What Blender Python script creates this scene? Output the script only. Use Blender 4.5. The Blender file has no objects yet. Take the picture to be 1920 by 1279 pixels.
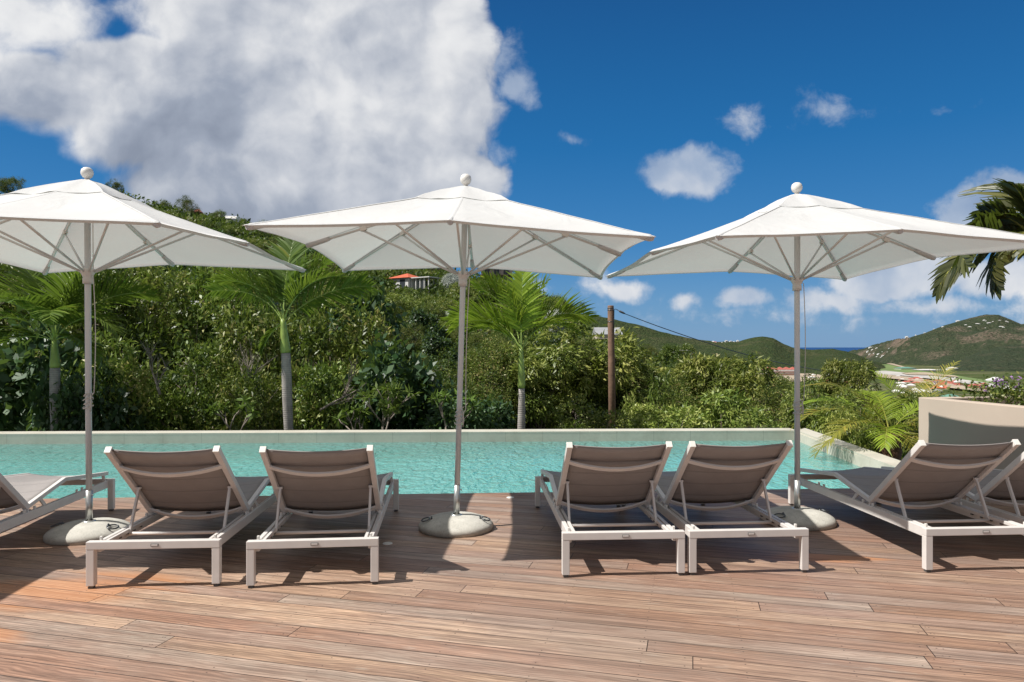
import bpy, bmesh, math, random
import numpy as np
from mathutils import Vector, Matrix, noise as mnoise

random.seed(7)
RNG = np.random.default_rng(7)
C = bpy.context.scene.collection
PI = math.pi
R = math.radians
CAMZ = 1.40
F = 1320.0          # focal length in photo pixels (1920 wide)
HY = 650.5          # horizon row


def at(px, py, Y):
    """real point seen at photo pixel px,py at distance Y"""
    return Vector(((px - 960) / F * Y, Y, CAMZ - (py - HY) / F * Y))


# ----------------------------------------------------------------- materials
class NT:
    def __init__(self, nt):
        self.nt = nt
        self.n = nt.nodes
        self.l = nt.links

    def add(self, t, **kw):
        n = self.n.new(t)
        for k, v in kw.items():
            setattr(n, k, v)
        return n

    def put(self, sock, v):
        if isinstance(v, bpy.types.NodeSocket):
            self.l.new(v, sock)
        elif v is not None:
            sock.default_value = v

    def math(self, op, a, b=None, c=None, clamp=False):
        n = self.add('ShaderNodeMath', operation=op, use_clamp=clamp)
        self.put(n.inputs[0], a)
        if b is not None:
            self.put(n.inputs[1], b)
        if c is not None:
            self.put(n.inputs[2], c)
        return n.outputs[0]

    def vmath(self, op, a, b=None, out=0):
        n = self.add('ShaderNodeVectorMath', operation=op)
        self.put(n.inputs[0], a)
        if b is not None:
            self.put(n.inputs[1], b)
        return n.outputs[out]

    def noise(self, vec, scale, detail=4, rough=.5, dist=0, dims='3D', w=None, out=0):
        n = self.add('ShaderNodeTexNoise', noise_dimensions=dims)
        if vec is not None:
            self.put(n.inputs['Vector'], vec)
        n.inputs['Scale'].default_value = scale
        n.inputs['Detail'].default_value = detail
        n.inputs['Roughness'].default_value = rough
        n.inputs['Distortion'].default_value = dist
        if w is not None:
            self.put(n.inputs['W'], w)
        return n.outputs[out]

    def ramp(self, fac, stops, interp='LINEAR'):
        n = self.add('ShaderNodeValToRGB')
        cr = n.color_ramp
        cr.interpolation = interp
        while len(cr.elements) < len(stops):
            cr.elements.new(.5)
        for e, (p, c) in zip(cr.elements, stops):
            e.position = p
            e.color = (c[0], c[1], c[2], 1) if not isinstance(c, (int, float)) else (c, c, c, 1)
        self.put(n.inputs[0], fac)
        return n.outputs[0]

    def mix(self, fac, a, b, mode='MIX'):
        n = self.add('ShaderNodeMix', data_type='RGBA', blend_type=mode)
        self.put(n.inputs[0], fac)
        self.put(n.inputs[6], a if isinstance(a, bpy.types.NodeSocket) else (a[0], a[1], a[2], 1))
        self.put(n.inputs[7], b if isinstance(b, bpy.types.NodeSocket) else (b[0], b[1], b[2], 1))
        return n.outputs[2]

    def mapr(self, v, a, b, c=0., d=1., smooth=False):
        n = self.add('ShaderNodeMapRange')
        if smooth:
            n.interpolation_type = 'SMOOTHSTEP'
        self.put(n.inputs[0], v)
        for i, x in enumerate((a, b, c, d)):
            self.put(n.inputs[i + 1], x)
        return n.outputs[0]

    def bump(self, h, strength=.3, dist=.01, normal=None):
        n = self.add('ShaderNodeBump')
        n.inputs['Strength'].default_value = strength
        n.inputs['Distance'].default_value = dist
        self.put(n.inputs['Height'], h)
        if normal is not None:
            self.put(n.inputs['Normal'], normal)
        return n.outputs[0]

    def scale(self, vec, s):
        n = self.add('ShaderNodeMapping')
        self.put(n.inputs[0], vec)
        n.inputs['Scale'].default_value = s
        return n.outputs[0]


def newmat(name):
    m = bpy.data.materials.new(name)
    m.use_nodes = True
    t = NT(m.node_tree)
    for n in list(t.n):
        t.n.remove(n)
    out = t.add('ShaderNodeOutputMaterial')
    b = t.add('ShaderNodeBsdfPrincipled')
    t.l.new(b.outputs[0], out.inputs[0])
    return m, t, b, out


def simple(name, col, rough=.5, metal=0., spec=.5, var=.08, vscale=6., bump=0., bscale=60., coord='Object', bdist=.002):
    m, t, b, out = newmat(name)
    co = t.add('ShaderNodeTexCoord').outputs[coord]
    n = t.noise(co, vscale, 5, .6)
    f = t.mapr(n, .3, .7, 1 - var, 1 + var)
    c = t.vmath('SCALE', (col[0], col[1], col[2]))
    t.l.new(f, c.node.inputs['Scale'])
    t.l.new(c, b.inputs['Base Color'])
    b.inputs['Roughness'].default_value = rough
    b.inputs['Metallic'].default_value = metal
    b.inputs['Specular IOR Level'].default_value = spec
    if bump:
        t.l.new(t.bump(t.noise(co, bscale, 4, .6), bump, bdist), b.inputs['Normal'])
    return m


M = {}
M['alu'] = simple('powder_coated_aluminium', (.66, .63, .60), .42, var=.05, vscale=9, bump=.08, bscale=400, bdist=.0006)
M['umb_metal'] = simple('cream_painted_metal', (.68, .67, .65), .38, var=.05)
M['chrome'] = simple('polished_steel', (.56, .57, .55), .3, .75, var=.05, vscale=14)
M['dark_steel'] = simple('dark_galvanised_steel', (.12, .125, .13), .4, .8, var=.3, vscale=40)
M['badge'] = simple('grey_badge_plate', (.2, .19, .18), .4, .3)
M['rubber'] = simple('grey_rubber', (.10, .095, .09), .7)
M['plastic'] = simple('white_plastic', (.72, .69, .64), .5)
M['cord'] = simple('cream_cord', (.62, .58, .52), .9, bump=.3, bscale=300)
M['pole_wood'] = simple('weathered_pole_wood', (.19, .115, .075), .9, var=.35, vscale=5, bump=.6, bscale=25, bdist=.01)
M['cable'] = simple('black_cable', (.09, .09, .095), .6)
M['branch'] = simple('pale_bark', (.30, .255, .21), .9, var=.3, vscale=8, bump=.4, bscale=40, bdist=.004)
M['bark'] = simple('brown_bark', (.13, .10, .075), .9, var=.35, vscale=6, bump=.5, bscale=30, bdist=.008)
M['fibre'] = simple('reddish_palm_fibre', (.17, .085, .05), .95, var=.5, vscale=18, bump=.8, bscale=60, bdist=.01)
M['wall_white'] = simple('white_render', (.66, .65, .63), .8, var=.08, vscale=.5)
M['wall_cream'] = simple('cream_render', (.50, .44, .36), .8, var=.08, vscale=.5)
M['wall_red'] = simple('red_brown_wall', (.25, .09, .06), .85, var=.15, vscale=.8)
M['wall_timber'] = simple('brown_timber_wall', (.10, .065, .05), .8, var=.2, vscale=2)
M['roof_orange'] = simple('orange_red_roof', (.50, .105, .045), .75, var=.15, vscale=1.5)
M['roof_red'] = simple('faded_red_roof', (.36, .10, .075), .8, var=.2, vscale=.2)
M['roof_grey'] = simple('grey_roof', (.30, .31, .32), .6, var=.15, vscale=.6)
M['roof_white'] = simple('white_roof', (.62, .61, .59), .7, var=.1, vscale=.4)
M['roof_dark'] = simple('dark_shingle_roof', (.10, .095, .09), .85, var=.2, vscale=2)
M['roof_green'] = simple('green_metal_roof', (.12, .26, .20), .6, var=.15, vscale=.2)
M['window'] = simple('dark_window_glass', (.04, .05, .06), .45, var=.2)
M['tarmac'] = simple('runway_tarmac', (.42, .40, .37), .9, var=.25, vscale=.02)
M['dirt'] = simple('pale_dirt', (.36, .29, .21), .95, var=.3, vscale=.03)
M['field'] = simple('mown_field', (.13, .19, .055), .95, var=.3, vscale=.02)
M['beige_wall'] = simple('beige_render', (.47, .385, .31), .85, var=.05, vscale=1.6, bump=.12, bscale=120, bdist=.002)
M['soil'] = simple('planter_soil', (.07, .05, .035), .95, var=.4, vscale=20)
M['flower_petal'] = simple('violet_petal', (.20, .10, .25), .6, var=.3, vscale=30)
M['pod'] = simple('yellow_green_pod', (.28, .27, .05), .5, var=.4, vscale=10)


def mat_concrete():
    m, t, b, out = newmat('cast_concrete')
    co = t.add('ShaderNodeTexCoord').outputs['Object']
    n = t.noise(co, 9, 6, .65)
    n2 = t.noise(co, 120, 3, .6)
    c = t.ramp(n, [(.3, (.40, .385, .34)), (.7, (.58, .56, .50))])
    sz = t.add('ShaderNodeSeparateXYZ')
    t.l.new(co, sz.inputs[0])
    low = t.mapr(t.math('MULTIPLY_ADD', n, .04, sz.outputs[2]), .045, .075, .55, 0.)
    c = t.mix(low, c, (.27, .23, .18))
    pits = t.mapr(n2, .34, .42, .62, 1.)
    c = t.mix(1., c, t.ramp(pits, [(0, 0.), (1, 1.)]), 'MULTIPLY')
    t.l.new(c, b.inputs['Base Color'])
    b.inputs['Roughness'].default_value = .9
    t.l.new(t.bump(n2, .35, .004), b.inputs['Normal'])
    return m


M['concrete'] = mat_concrete()


def mat_canopy():
    m, t, b, out = newmat('white_canopy_cloth')
    co = t.add('ShaderNodeTexCoord').outputs['Object']
    n = t.noise(co, 2.2, 4, .6)
    c = t.ramp(n, [(.25, (.645, .645, .64)), (.75, (.70, .70, .695))])
    t.l.new(c, b.inputs['Base Color'])
    b.inputs['Roughness'].default_value = .85
    b.inputs['Specular IOR Level'].default_value = .2
    w = t.noise(t.scale(co, (1, 1, .3)), 2.6, 5, .55, 1.2)
    nm = t.bump(w, .28, .06)
    t.l.new(nm, b.inputs['Normal'])
    tr = t.add('ShaderNodeBsdfTranslucent')
    tr.inputs[0].default_value = (.80, .79, .76, 1)
    mx = t.add('ShaderNodeMixShader')
    mx.inputs[0].default_value = .22
    t.l.new(b.outputs[0], mx.inputs[1])
    t.l.new(tr.outputs[0], mx.inputs[2])
    t.l.new(mx.outputs[0], out.inputs[0])
    return m


M['canopy'] = mat_canopy()


def mat_textile(name='taupe_sling_fabric', col=(.285, .262, .250)):
    m, t, b, out = newmat(name)
    co = t.add('ShaderNodeTexCoord').outputs['UV']
    sx = t.add('ShaderNodeSeparateXYZ')
    t.l.new(co, sx.inputs[0])
    # woven bands across the sling and padded channels
    ch = t.math('SINE', t.math('MULTIPLY', sx.outputs[1], 2 * PI / .155))
    ch = t.mapr(ch, -1., -.93, 0., 1., True)
    n = t.noise(co, 9, 4, .6)
    base = t.ramp(n, [(.3, tuple(x * .93 for x in col)), (.7, tuple(x * 1.07 for x in col))])
    base = t.mix(ch, tuple(x * .80 for x in col), base)
    wv = t.noise(t.scale(co, (900, 900, 1)), 1, 2, .5)
    base = t.mix(.18, base, t.ramp(wv, [(.35, tuple(x * .55 for x in col)), (.65, tuple(x * 1.45 for x in col))]))
    t.l.new(base, b.inputs['Base Color'])
    b.inputs['Roughness'].default_value = .65
    b.inputs['Specular IOR Level'].default_value = .35
    nb = t.bump(ch, .4, .003)
    t.l.new(t.bump(wv, .15, .0008, nb), b.inputs['Normal'])
    return m


M['textile'] = mat_textile()

BOARD_ANG = R(-14.4)


def mat_deck():
    m, t, b, out = newmat('weathered_hardwood_boards')
    co = t.add('ShaderNodeTexCoord').outputs['Object']
    rot = t.add('ShaderNodeMapping')
    rot.inputs['Rotation'].default_value = (0, 0, -BOARD_ANG)
    t.l.new(co, rot.inputs[0])
    s = t.add('ShaderNodeSeparateXYZ')
    t.l.new(rot.outputs[0], s.inputs[0])
    W, L = .1315, 3.0
    u, v = s.outputs[0], s.outputs[1]
    vr = t.math('DIVIDE', v, W)
    row = t.math('FLOOR', vr)
    fv = t.math('FRACT', vr)
    wn = t.add('ShaderNodeTexWhiteNoise', noise_dimensions='1D')
    t.l.new(row, wn.inputs['W'])
    wn2 = t.add('ShaderNodeTexWhiteNoise', noise_dimensions='1D')
    t.l.new(t.math('ADD', row, 137.3), wn2.inputs['W'])
    Lr = t.math('MULTIPLY_ADD', wn2.outputs[0], 1.3, L - .7)
    uc = t.math('DIVIDE', t.math('MULTIPLY_ADD', wn.outputs[0], 7.7, u), Lr)
    col = t.math('FLOOR', uc)
    fu = t.math('MULTIPLY', t.math('FRACT', uc), Lr)
    cv = t.add('ShaderNodeCombineXYZ')
    t.l.new(row, cv.inputs[0])
    t.l.new(col, cv.inputs[1])
    bw = t.add('ShaderNodeTexWhiteNoise', noise_dimensions='3D')
    t.l.new(cv.outputs[0], bw.inputs['Vector'])
    bs = t.add('ShaderNodeSeparateColor')
    t.l.new(bw.outputs['Color'], bs.inputs[0])
    r1, r2, r3 = bs.outputs
    # grain coordinates: stretched along the board, shifted per board
    gc = t.add('ShaderNodeCombineXYZ')
    t.l.new(t.math('MULTIPLY_ADD', r1, 37., u), gc.inputs[0])
    t.l.new(t.math('MULTIPLY_ADD', r2, 19., v), gc.inputs[1])
    t.l.new(t.math('MULTIPLY', r3, 11.), gc.inputs[2])
    g = gc.outputs[0]
    warp = t.noise(t.scale(g, (1.6, 5, 1)), 1., 3, .55)
    wv = t.math('MULTIPLY_ADD', warp, 1.1, t.math('MULTIPLY', s.outputs[1], 9.))
    rings = t.math('SINE', t.math('MULTIPLY', wv, 34.))
    rings = t.mapr(rings, -1, 1, 0, 1)
    fine = t.noise(t.scale(g, (7, 160, 1)), 1., 4, .7)
    fine2 = t.noise(t.scale(g, (22, 420, 1)), 1., 2, .6)
    blot = t.noise(t.scale(g, (1.3, 5, 1)), 1.3, 5, .6)
    base = t.ramp(r1, [(0., (.315, .185, .120)), (.18, (.43, .285, .19)), (.36, (.33, .235, .185)), (.52, (.48, .33, .23)),
                       (.68, (.35, .20, .135)), (.84, (.39, .31, .25)), (1., (.47, .33, .23))], 'CONSTANT')
    base = t.mix(t.mapr(r2, 0, 1, 0, .30), base, (.375, .262, .20))
    base = t.mix(t.mapr(blot, .38, .66, 0., .62), base, (.28, .165, .118))
    base = t.mix(t.mapr(t.noise(co, 1.1, 5, .65), .5, .68, 0., .35), base, (.27, .185, .15))
    base = t.mix(t.mapr(t.noise(t.scale(g, (.9, 3, 1)), 2.1, 4, .6), .5, .8, 0., .4), base, (.47, .385, .31))
    gl = t.mapr(fine, .32, .68, .68, 1.24)
    gl = t.math('MULTIPLY', gl, t.mapr(fine2, .3, .7, .90, 1.08))
    gl = t.math('MULTIPLY', gl, t.mapr(rings, 0, 1, .76, 1.12))
    sc = t.vmath('SCALE', base)
    t.l.new(gl, sc.node.inputs['Scale'])
    base = sc
    big = t.noise(co, .42, 4, .6)
    side = t.add('ShaderNodeSeparateXYZ')
    t.l.new(co, side.inputs[0])
    wear = t.math('ADD', t.mapr(big, .46, .60, 0., .5), t.mapr(side.outputs[0], -1.2, 2.4, 0., .26))
    base = t.mix(wear, base, t.mix(r3, (.235, .145, .105), (.27, .215, .18)))
    strk = t.noise(t.scale(g, (1.1, 34, 1)), 1., 3, .6)
    sc2 = t.vmath('SCALE', base)
    t.l.new(t.mapr(strk, .34, .66, .70, 1.24), sc2.node.inputs['Scale'])
    base = sc2
    spots = t.noise(t.scale(g, (2.5, 14, 1)), 1.6, 5, .7)
    base = t.mix(t.mapr(spots, .54, .68, 0., .55), base, (.19, .115, .085))
    base = t.mix(t.mapr(spots, .40, .28, 0., .40), base, (.46, .40, .34))
    # freshly oiled orange patches: left front, and right of the right base
    pos = t.add('ShaderNodeSeparateXYZ')
    t.l.new(co, pos.inputs[0])

    def patch(cx, cy, rx, ry):
        dx = t.math('DIVIDE', t.math('SUBTRACT', pos.outputs[0], cx), rx)
        dy = t.math('DIVIDE', t.math('SUBTRACT', pos.outputs[1], cy), ry)
        return t.math('SUBTRACT', 1., t.math('SQRT', t.math('ADD', t.math('MULTIPLY', dx, dx), t.math('MULTIPLY', dy, dy))))
    p = t.math('MAXIMUM', patch(-2.5, 4.0, .85, .42), patch(2.15, 4.68, .62, .16))
    p = t.math('MAXIMUM', p, patch(-2.75, 3.35, .5, .4))
    pn = t.math('ADD', p, t.math('MULTIPLY', t.math('SUBTRACT', r2, .5), .9))
    pn = t.math('ADD', pn, t.math('MULTIPLY', t.math('SUBTRACT', blot, .5), .8))
    pm = t.math('MULTIPLY', t.mapr(pn, .15, .6, 0., .55, True), t.mapr(p, 0., .15, 0., 1.))
    base = t.mix(pm, base, t.mix(rings, (.46, .18, .065), (.56, .25, .10)))
    # gaps, butt joints, screws
    eg = t.math('MINIMUM', fv, t.math('SUBTRACT', 1., fv))
    gap = t.mapr(eg, .013, .021, 1., 0.)
    ej = t.math('MINIMUM', fu, t.math('SUBTRACT', Lr, fu))
    gj = t.mapr(ej, .0012, .0026, 1., 0.)
    gapm = t.math('MAXIMUM', gap, gj)
    # slightly darker brown arris beside the gap
    arr = t.math('MULTIPLY', t.mapr(eg, .024, .05, .15, 0.), 1.)
    base = t.mix(arr, base, (.24, .15, .105))

    def screws(along):
        su = t.math('SUBTRACT', ej, .035) if along is None else t.math('SUBTRACT', t.math('MULTIPLY', t.math('FRACT', t.math('DIVIDE', u, along)), along), along * .5)
        sv = t.math('SUBTRACT', t.math('MULTIPLY', eg, W), .024)
        return t.mapr(t.math('SQRT', t.math('ADD', t.math('MULTIPLY', su, su), t.math('MULTIPLY', sv, sv))), .0032, .0045, 1., 0.)
    sm = t.math('MAXIMUM', screws(None), screws(.45))
    base = t.mix(t.math('MULTIPLY', sm, .85), base, (.05, .035, .03))
    base = t.mix(gapm, base, (.006, .004, .003))
    t.l.new(base, b.inputs['Base Color'])
    t.l.new(t.mapr(fine, .3, .7, .62, .42), b.inputs['Roughness'])
    b.inputs['Specular IOR Level'].default_value = .35
    h = t.math('SUBTRACT', t.math('MULTIPLY', fine, .16), t.mapr(eg, 0., .022, 1., 0.))
    h = t.math('SUBTRACT', h, gj)
    # each board sits at its own height and cups a little
    h = t.math('ADD', h, t.math('MULTIPLY', t.math('MULTIPLY', t.math('SUBTRACT', fv, .5), t.math('SUBTRACT', r3, .5)), 1.0))
    t.l.new(t.bump(h, .45, .003), b.inputs['Normal'])
    return m


M['deck'] = mat_deck()


def mat_stone(name='green_grey_stone_tiles'):
    m, t, b, out = newmat(name)
    co = t.add('ShaderNodeTexCoord').outputs['Object']
    s = t.add('ShaderNodeSeparateXYZ')
    t.l.new(co, s.inputs[0])
    n = t.noise(co, 2.3, 6, .62)
    n2 = t.noise(co, 22, 5, .65)
    c = t.ramp(n, [(.25, (.42, .395, .32)), (.5, (.54, .505, .42)), (.75, (.62, .585, .495))])
    c = t.mix(t.mapr(n2, .35, .7, 0, .35), c, (.36, .36, .30))
    # slab joints every 0.6 m along the coping
    x = t.math('ADD', s.outputs[0], t.math('MULTIPLY', s.outputs[1], 1.))
    fr = t.math('FRACT', t.math('DIVIDE', x, .62))
    slab = t.add('ShaderNodeTexWhiteNoise', noise_dimensions='1D')
    t.l.new(t.math('FLOOR', t.math('DIVIDE', x, .62)), slab.inputs['W'])
    c = t.mix(t.math('MULTIPLY', slab.outputs[0], .35), c, (.50, .50, .44))
    j = t.mapr(t.math('MINIMUM', fr, t.math('SUBTRACT', 1., fr)), .002, .006, .6, 0.)
    c = t.mix(j, c, (.16, .15, .12))
    t.l.new(c, b.inputs['Base Color'])
    b.inputs['Roughness'].default_value = .6
    t.l.new(t.bump(t.math('SUBTRACT', n2, j), .25, .003), b.inputs['Normal'])
    return m


M['stone'] = mat_stone()


M['wet_stone'] = simple('wet_green_stone', (.32, .40, .28), .6, var=.2, vscale=3)


def mat_pool():
    m, t, b, out = newmat('pale_turquoise_mosaic')
    co = t.add('ShaderNodeTexCoord').outputs['Object']
    n = t.noise(co, 1.2, 4, .55)
    c = t.ramp(n, [(.3, (.42, .78, .74)), (.7, (.52, .86, .80))])
    v = t.add('ShaderNodeTexVoronoi')
    v.inputs['Scale'].default_value = 20
    t.l.new(co, v.inputs['Vector'])
    sc = t.add('ShaderNodeSeparateColor')
    t.l.new(v.outputs['Color'], sc.inputs[0])
    c = t.mix(.35, c, t.ramp(sc.outputs[0], [(0, (.16, .50, .50)), (.5, (.40, .74, .70)), (1, (.62, .88, .80))]))
    t.l.new(c, b.inputs['Base Color'])
    b.inputs['Roughness'].default_value = .5
    return m


M['pool_tile'] = mat_pool()


def mat_water():
    m, t, b, out = newmat('rippled_pool_water')
    t.n.remove(b)
    co = t.add('ShaderNodeTexCoord').outputs['Object']
    n1 = t.noise(t.scale(co, (1., .55, 1)), 9, 2, .55, .5)
    n2 = t.noise(t.scale(co, (1., .55, 1)), 21, 2, .55, .4)
    n3 = t.noise(t.scale(co, (1., 1.3, 1)), 1.1, 2, .5)
    h = t.math('ADD', t.math('MULTIPLY', n1, 1.), t.math('MULTIPLY', n2, .38))
    h = t.math('ADD', h, t.math('MULTIPLY', n3, .7))
    nm = t.bump(h, 1., .028)
    fr = t.add('ShaderNodeFresnel')
    fr.inputs[0].default_value = 1.33
    t.l.new(nm, fr.inputs[1])
    gl = t.add('ShaderNodeBsdfGlossy')
    gl.inputs['Roughness'].default_value = .02
    t.l.new(nm, gl.inputs['Normal'])
    tr = t.add('ShaderNodeBsdfTransparent')
    tr.inputs[0].default_value = (.74, .99, .985, 1)
    rf = t.add('ShaderNodeBsdfRefraction')
    rf.inputs['Color'].default_value = (.70, .99, .99, 1)
    rf.inputs['IOR'].default_value = 1.33
    rf.inputs['Roughness'].default_value = .0
    t.l.new(nm, rf.inputs['Normal'])
    a = t.add('ShaderNodeMixShader')
    a.inputs[0].default_value = .38
    t.l.new(tr.outputs[0], a.inputs[1])
    t.l.new(rf.outputs[0], a.inputs[2])
    # light scattered back by the water itself
    df = t.add('ShaderNodeBsdfDiffuse')
    df.inputs[0].default_value = (.38, .79, .77, 1)
    t.l.new(t.bump(h, 1., .11), df.inputs['Normal'])
    a0 = a
    a = t.add('ShaderNodeMixShader')
    a.inputs[0].default_value = .25
    t.l.new(a0.outputs[0], a.inputs[1])
    t.l.new(df.outputs[0], a.inputs[2])
    mx = t.add('ShaderNodeMixShader')
    t.l.new(t.mapr(fr.outputs[0], 0., 1., 0., .85), mx.inputs[0])
    t.l.new(a.outputs[0], mx.inputs[1])
    t.l.new(gl.outputs[0], mx.inputs[2])
    t.l.new(mx.outputs[0], out.inputs[0])
    return m


M['water'] = mat_water()


def mat_sea():
    m, t, b, out = newmat('deep_sea_water')
    co = t.add('ShaderNodeTexCoord').outputs['Object']
    n = t.noise(co, .01, 4, .6)
    t.l.new(t.ramp(n, [(.3, (.006, .04, .14)), (.7, (.008, .05, .17))]), b.inputs['Base Color'])
    b.inputs['Roughness'].default_value = .45
    b.inputs['Specular IOR Level'].default_value = .2
    return m


M['sea'] = mat_sea()


def mat_leaf(name, stops, rough=.4, transl=.22, spec=.5, tr=(.25, .38, .04)):
    """tint attribute (one value a leaf) picks the leaf's own colour"""
    m, t, b, out = newmat(name)
    a = t.add('ShaderNodeAttribute', attribute_name='tint')
    c = t.ramp(a.outputs['Fac'], stops)
    oi = t.add('ShaderNodeObjectInfo')
    hs = t.add('ShaderNodeHueSaturation')
    t.l.new(t.mapr(oi.outputs['Random'], 0, 1, .486, .512), hs.inputs['Hue'])
    t.l.new(t.mapr(t.math('FRACT', t.math('MULTIPLY', oi.outputs['Random'], 7.31)), 0, 1, .78, 1.30), hs.inputs['Value'])
    t.l.new(c, hs.inputs['Color'])
    c = hs.outputs[0]
    t.l.new(c, b.inputs['Base Color'])
    b.inputs['Roughness'].default_value = rough
    b.inputs['Specular IOR Level'].default_value = spec
    ts = t.add('ShaderNodeBsdfTranslucent')
    t.l.new(t.mix(.5, c, tr), ts.inputs[0])
    mx = t.add('ShaderNodeMixShader')
    mx.inputs[0].default_value = transl
    t.l.new(b.outputs[0], mx.inputs[1])
    t.l.new(ts.outputs[0], mx.inputs[2])
    t.l.new(mx.outputs[0], out.inputs[0])
    return m


M['leaf_mid'] = mat_leaf('mid_green_leaves', [(0, (.026, .055, .012)), (.45, (.10, .155, .026)), (.8, (.205, .255, .05)), (1, (.31, .29, .09))], .45, spec=.38)
M['leaf_dark'] = mat_leaf('dark_glossy_leaves', [(0, (.016, .042, .016)), (.6, (.042, .09, .032)), (1, (.11, .18, .075))], .45, spec=.4)
M['leaf_lime'] = mat_leaf('yellow_green_leaves', [(0, (.065, .105, .016)), (.5, (.18, .23, .04)), (1, (.36, .37, .10))], .45, spec=.4)
M['leaf_hill'] = mat_leaf('hillside_leaves', [(0, (.018, .038, .010)), (.35, (.055, .092, .018)), (.65, (.125, .16, .032)), (.88, (.19, .20, .05)), (1, (.24, .19, .08))], .55, spec=.25)
M['leaf_frangi'] = mat_leaf('soft_green_leaves', [(0, (.06, .10, .02)), (1, (.13, .20, .04))], .55, spec=.25)
M['leaf_silver'] = mat_leaf('silver_leaves', [(0, (.30, .33, .29)), (1, (.50, .52, .47))], .5, tr=(.3, .35, .25))
M['frond'] = mat_leaf('palm_frond_green', [(0, (.06, .105, .014)), (.6, (.125, .20, .024)), (.88, (.21, .27, .035)), (1, (.38, .33, .06))], .5, .32, spec=.3)
M['frond_lime'] = mat_leaf('young_frond_green', [(0, (.12, .19, .016)), (.6, (.25, .35, .03)), (1, (.42, .44, .07))], .5, .35, spec=.3)
M['frond_gold'] = mat_leaf('golden_frond', [(0, (.13, .15, .02)), (.5, (.27, .24, .035)), (1, (.44, .30, .06))], .42, .35)
M['frond_near'] = mat_leaf('coconut_frond', [(0, (.022, .026, .008)), (.5, (.065, .07, .016)), (.8, (.15, .14, .035)), (1, (.30, .22, .07))], .42, .2)
M['shaft'] = simple('green_crownshaft', (.27, .36, .08), .45, var=.25, vscale=7)


def mat_palm_trunk():
    m, t, b, out = newmat('ringed_palm_trunk')
    co = t.add('ShaderNodeTexCoord').outputs['Object']
    s = t.add('ShaderNodeSeparateXYZ')
    t.l.new(co, s.inputs[0])
    n = t.noise(co, 9, 4, .6)
    z = t.math('MULTIPLY_ADD', n, .02, s.outputs[2])
    r = t.mapr(t.math('FRACT', t.math('DIVIDE', z, .034)), 0., .28, 1., 0.)
    c = t.ramp(n, [(.3, (.28, .255, .235)), (.7, (.44, .41, .375))])
    c = t.mix(t.math('MULTIPLY', r, .6), c, (.09, .075, .065))
    t.l.new(c, b.inputs['Base Color'])
    b.inputs['Roughness'].default_value = .85
    t.l.new(t.bump(t.math('SUBTRACT', 0., r), .5, .008), b.inputs['Normal'])
    return m


M['palm_trunk'] = mat_palm_trunk()


def mat_terrain(name, s1, green, brown, rock, rockamt=.5, bstr=.6, bdist=1., patch=1.):
    m, t, b, out = newmat(name)
    co = t.add('ShaderNodeTexCoord').outputs['Object']
    n = t.noise(co, s1, 6, .68)
    n2 = t.noise(co, s1 * 6, 5, .7)
    n3 = t.noise(co, s1 * .18, 5, .6)
    v = t.add('ShaderNodeTexVoronoi')
    v.inputs['Scale'].default_value = s1 * 3.2
    t.l.new(co, v.inputs['Vector'])
    g0, g1, g2 = green
    c = t.ramp(n2, [(.3, g0), (.52, g1), (.72, g2)])
    c = t.mix(t.mapr(n, .5, .72, 0., .65), c, brown)
    c = t.mix(t.mapr(v.outputs['Distance'], .1, .6, .0, .35), c, g0)
    geo = t.add('ShaderNodeNewGeometry')
    nz = t.add('ShaderNodeSeparateXYZ')
    t.l.new(geo.outputs['True Normal'], nz.inputs[0])
    cliff = t.mapr(t.math('ADD', nz.outputs[2], t.math('MULTIPLY', t.math('SUBTRACT', n, .5), 1.)), .62, .80, rockamt, 0.)
    pr = t.mapr(n3, .55, .62, 0., rockamt * patch)
    c = t.mix(t.math('MAXIMUM', cliff, t.math('MULTIPLY', pr, t.mapr(n2, .4, .6, 0., 1.))), c, rock)
    t.l.new(c, b.inputs['Base Color'])
    b.inputs['Roughness'].default_value = .95
    b.inputs['Specular IOR Level'].default_value = .1
    h = t.math('ADD', n2, t.math('MULTIPLY', v.outputs['Distance'], -.6))
    t.l.new(t.bump(h, bstr, bdist), b.inputs['Normal'])
    return m


M['ground'] = mat_terrain('scrub_ground', .35, ((.018, .03, .008), (.04, .06, .014), (.07, .09, .02)), (.12, .10, .045), (.22, .17, .12), .4, .5, .4)
M['ridge'] = mat_terrain('ridge_scrub', .035, ((.022, .038, .014), (.052, .074, .026), (.095, .115, .042)), (.12, .108, .055), (.24, .17, .12), .45, .9, 8., .4)
M['mountain'] = mat_terrain('hazed_mountain_scrub', .022, ((.034, .05, .028), (.064, .085, .045), (.105, .125, .065)), (.15, .13, .085), (.22, .17, .13), 1., 1., 16., 1.)  # distance haze is put into these greyed scrub colours
M['valley'] = mat_terrain('valley_floor', .012, ((.035, .055, .018), (.07, .09, .028), (.12, .13, .045)), (.26, .21, .14), (.36, .29, .22), .6, .5, 4., 1.)


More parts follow.
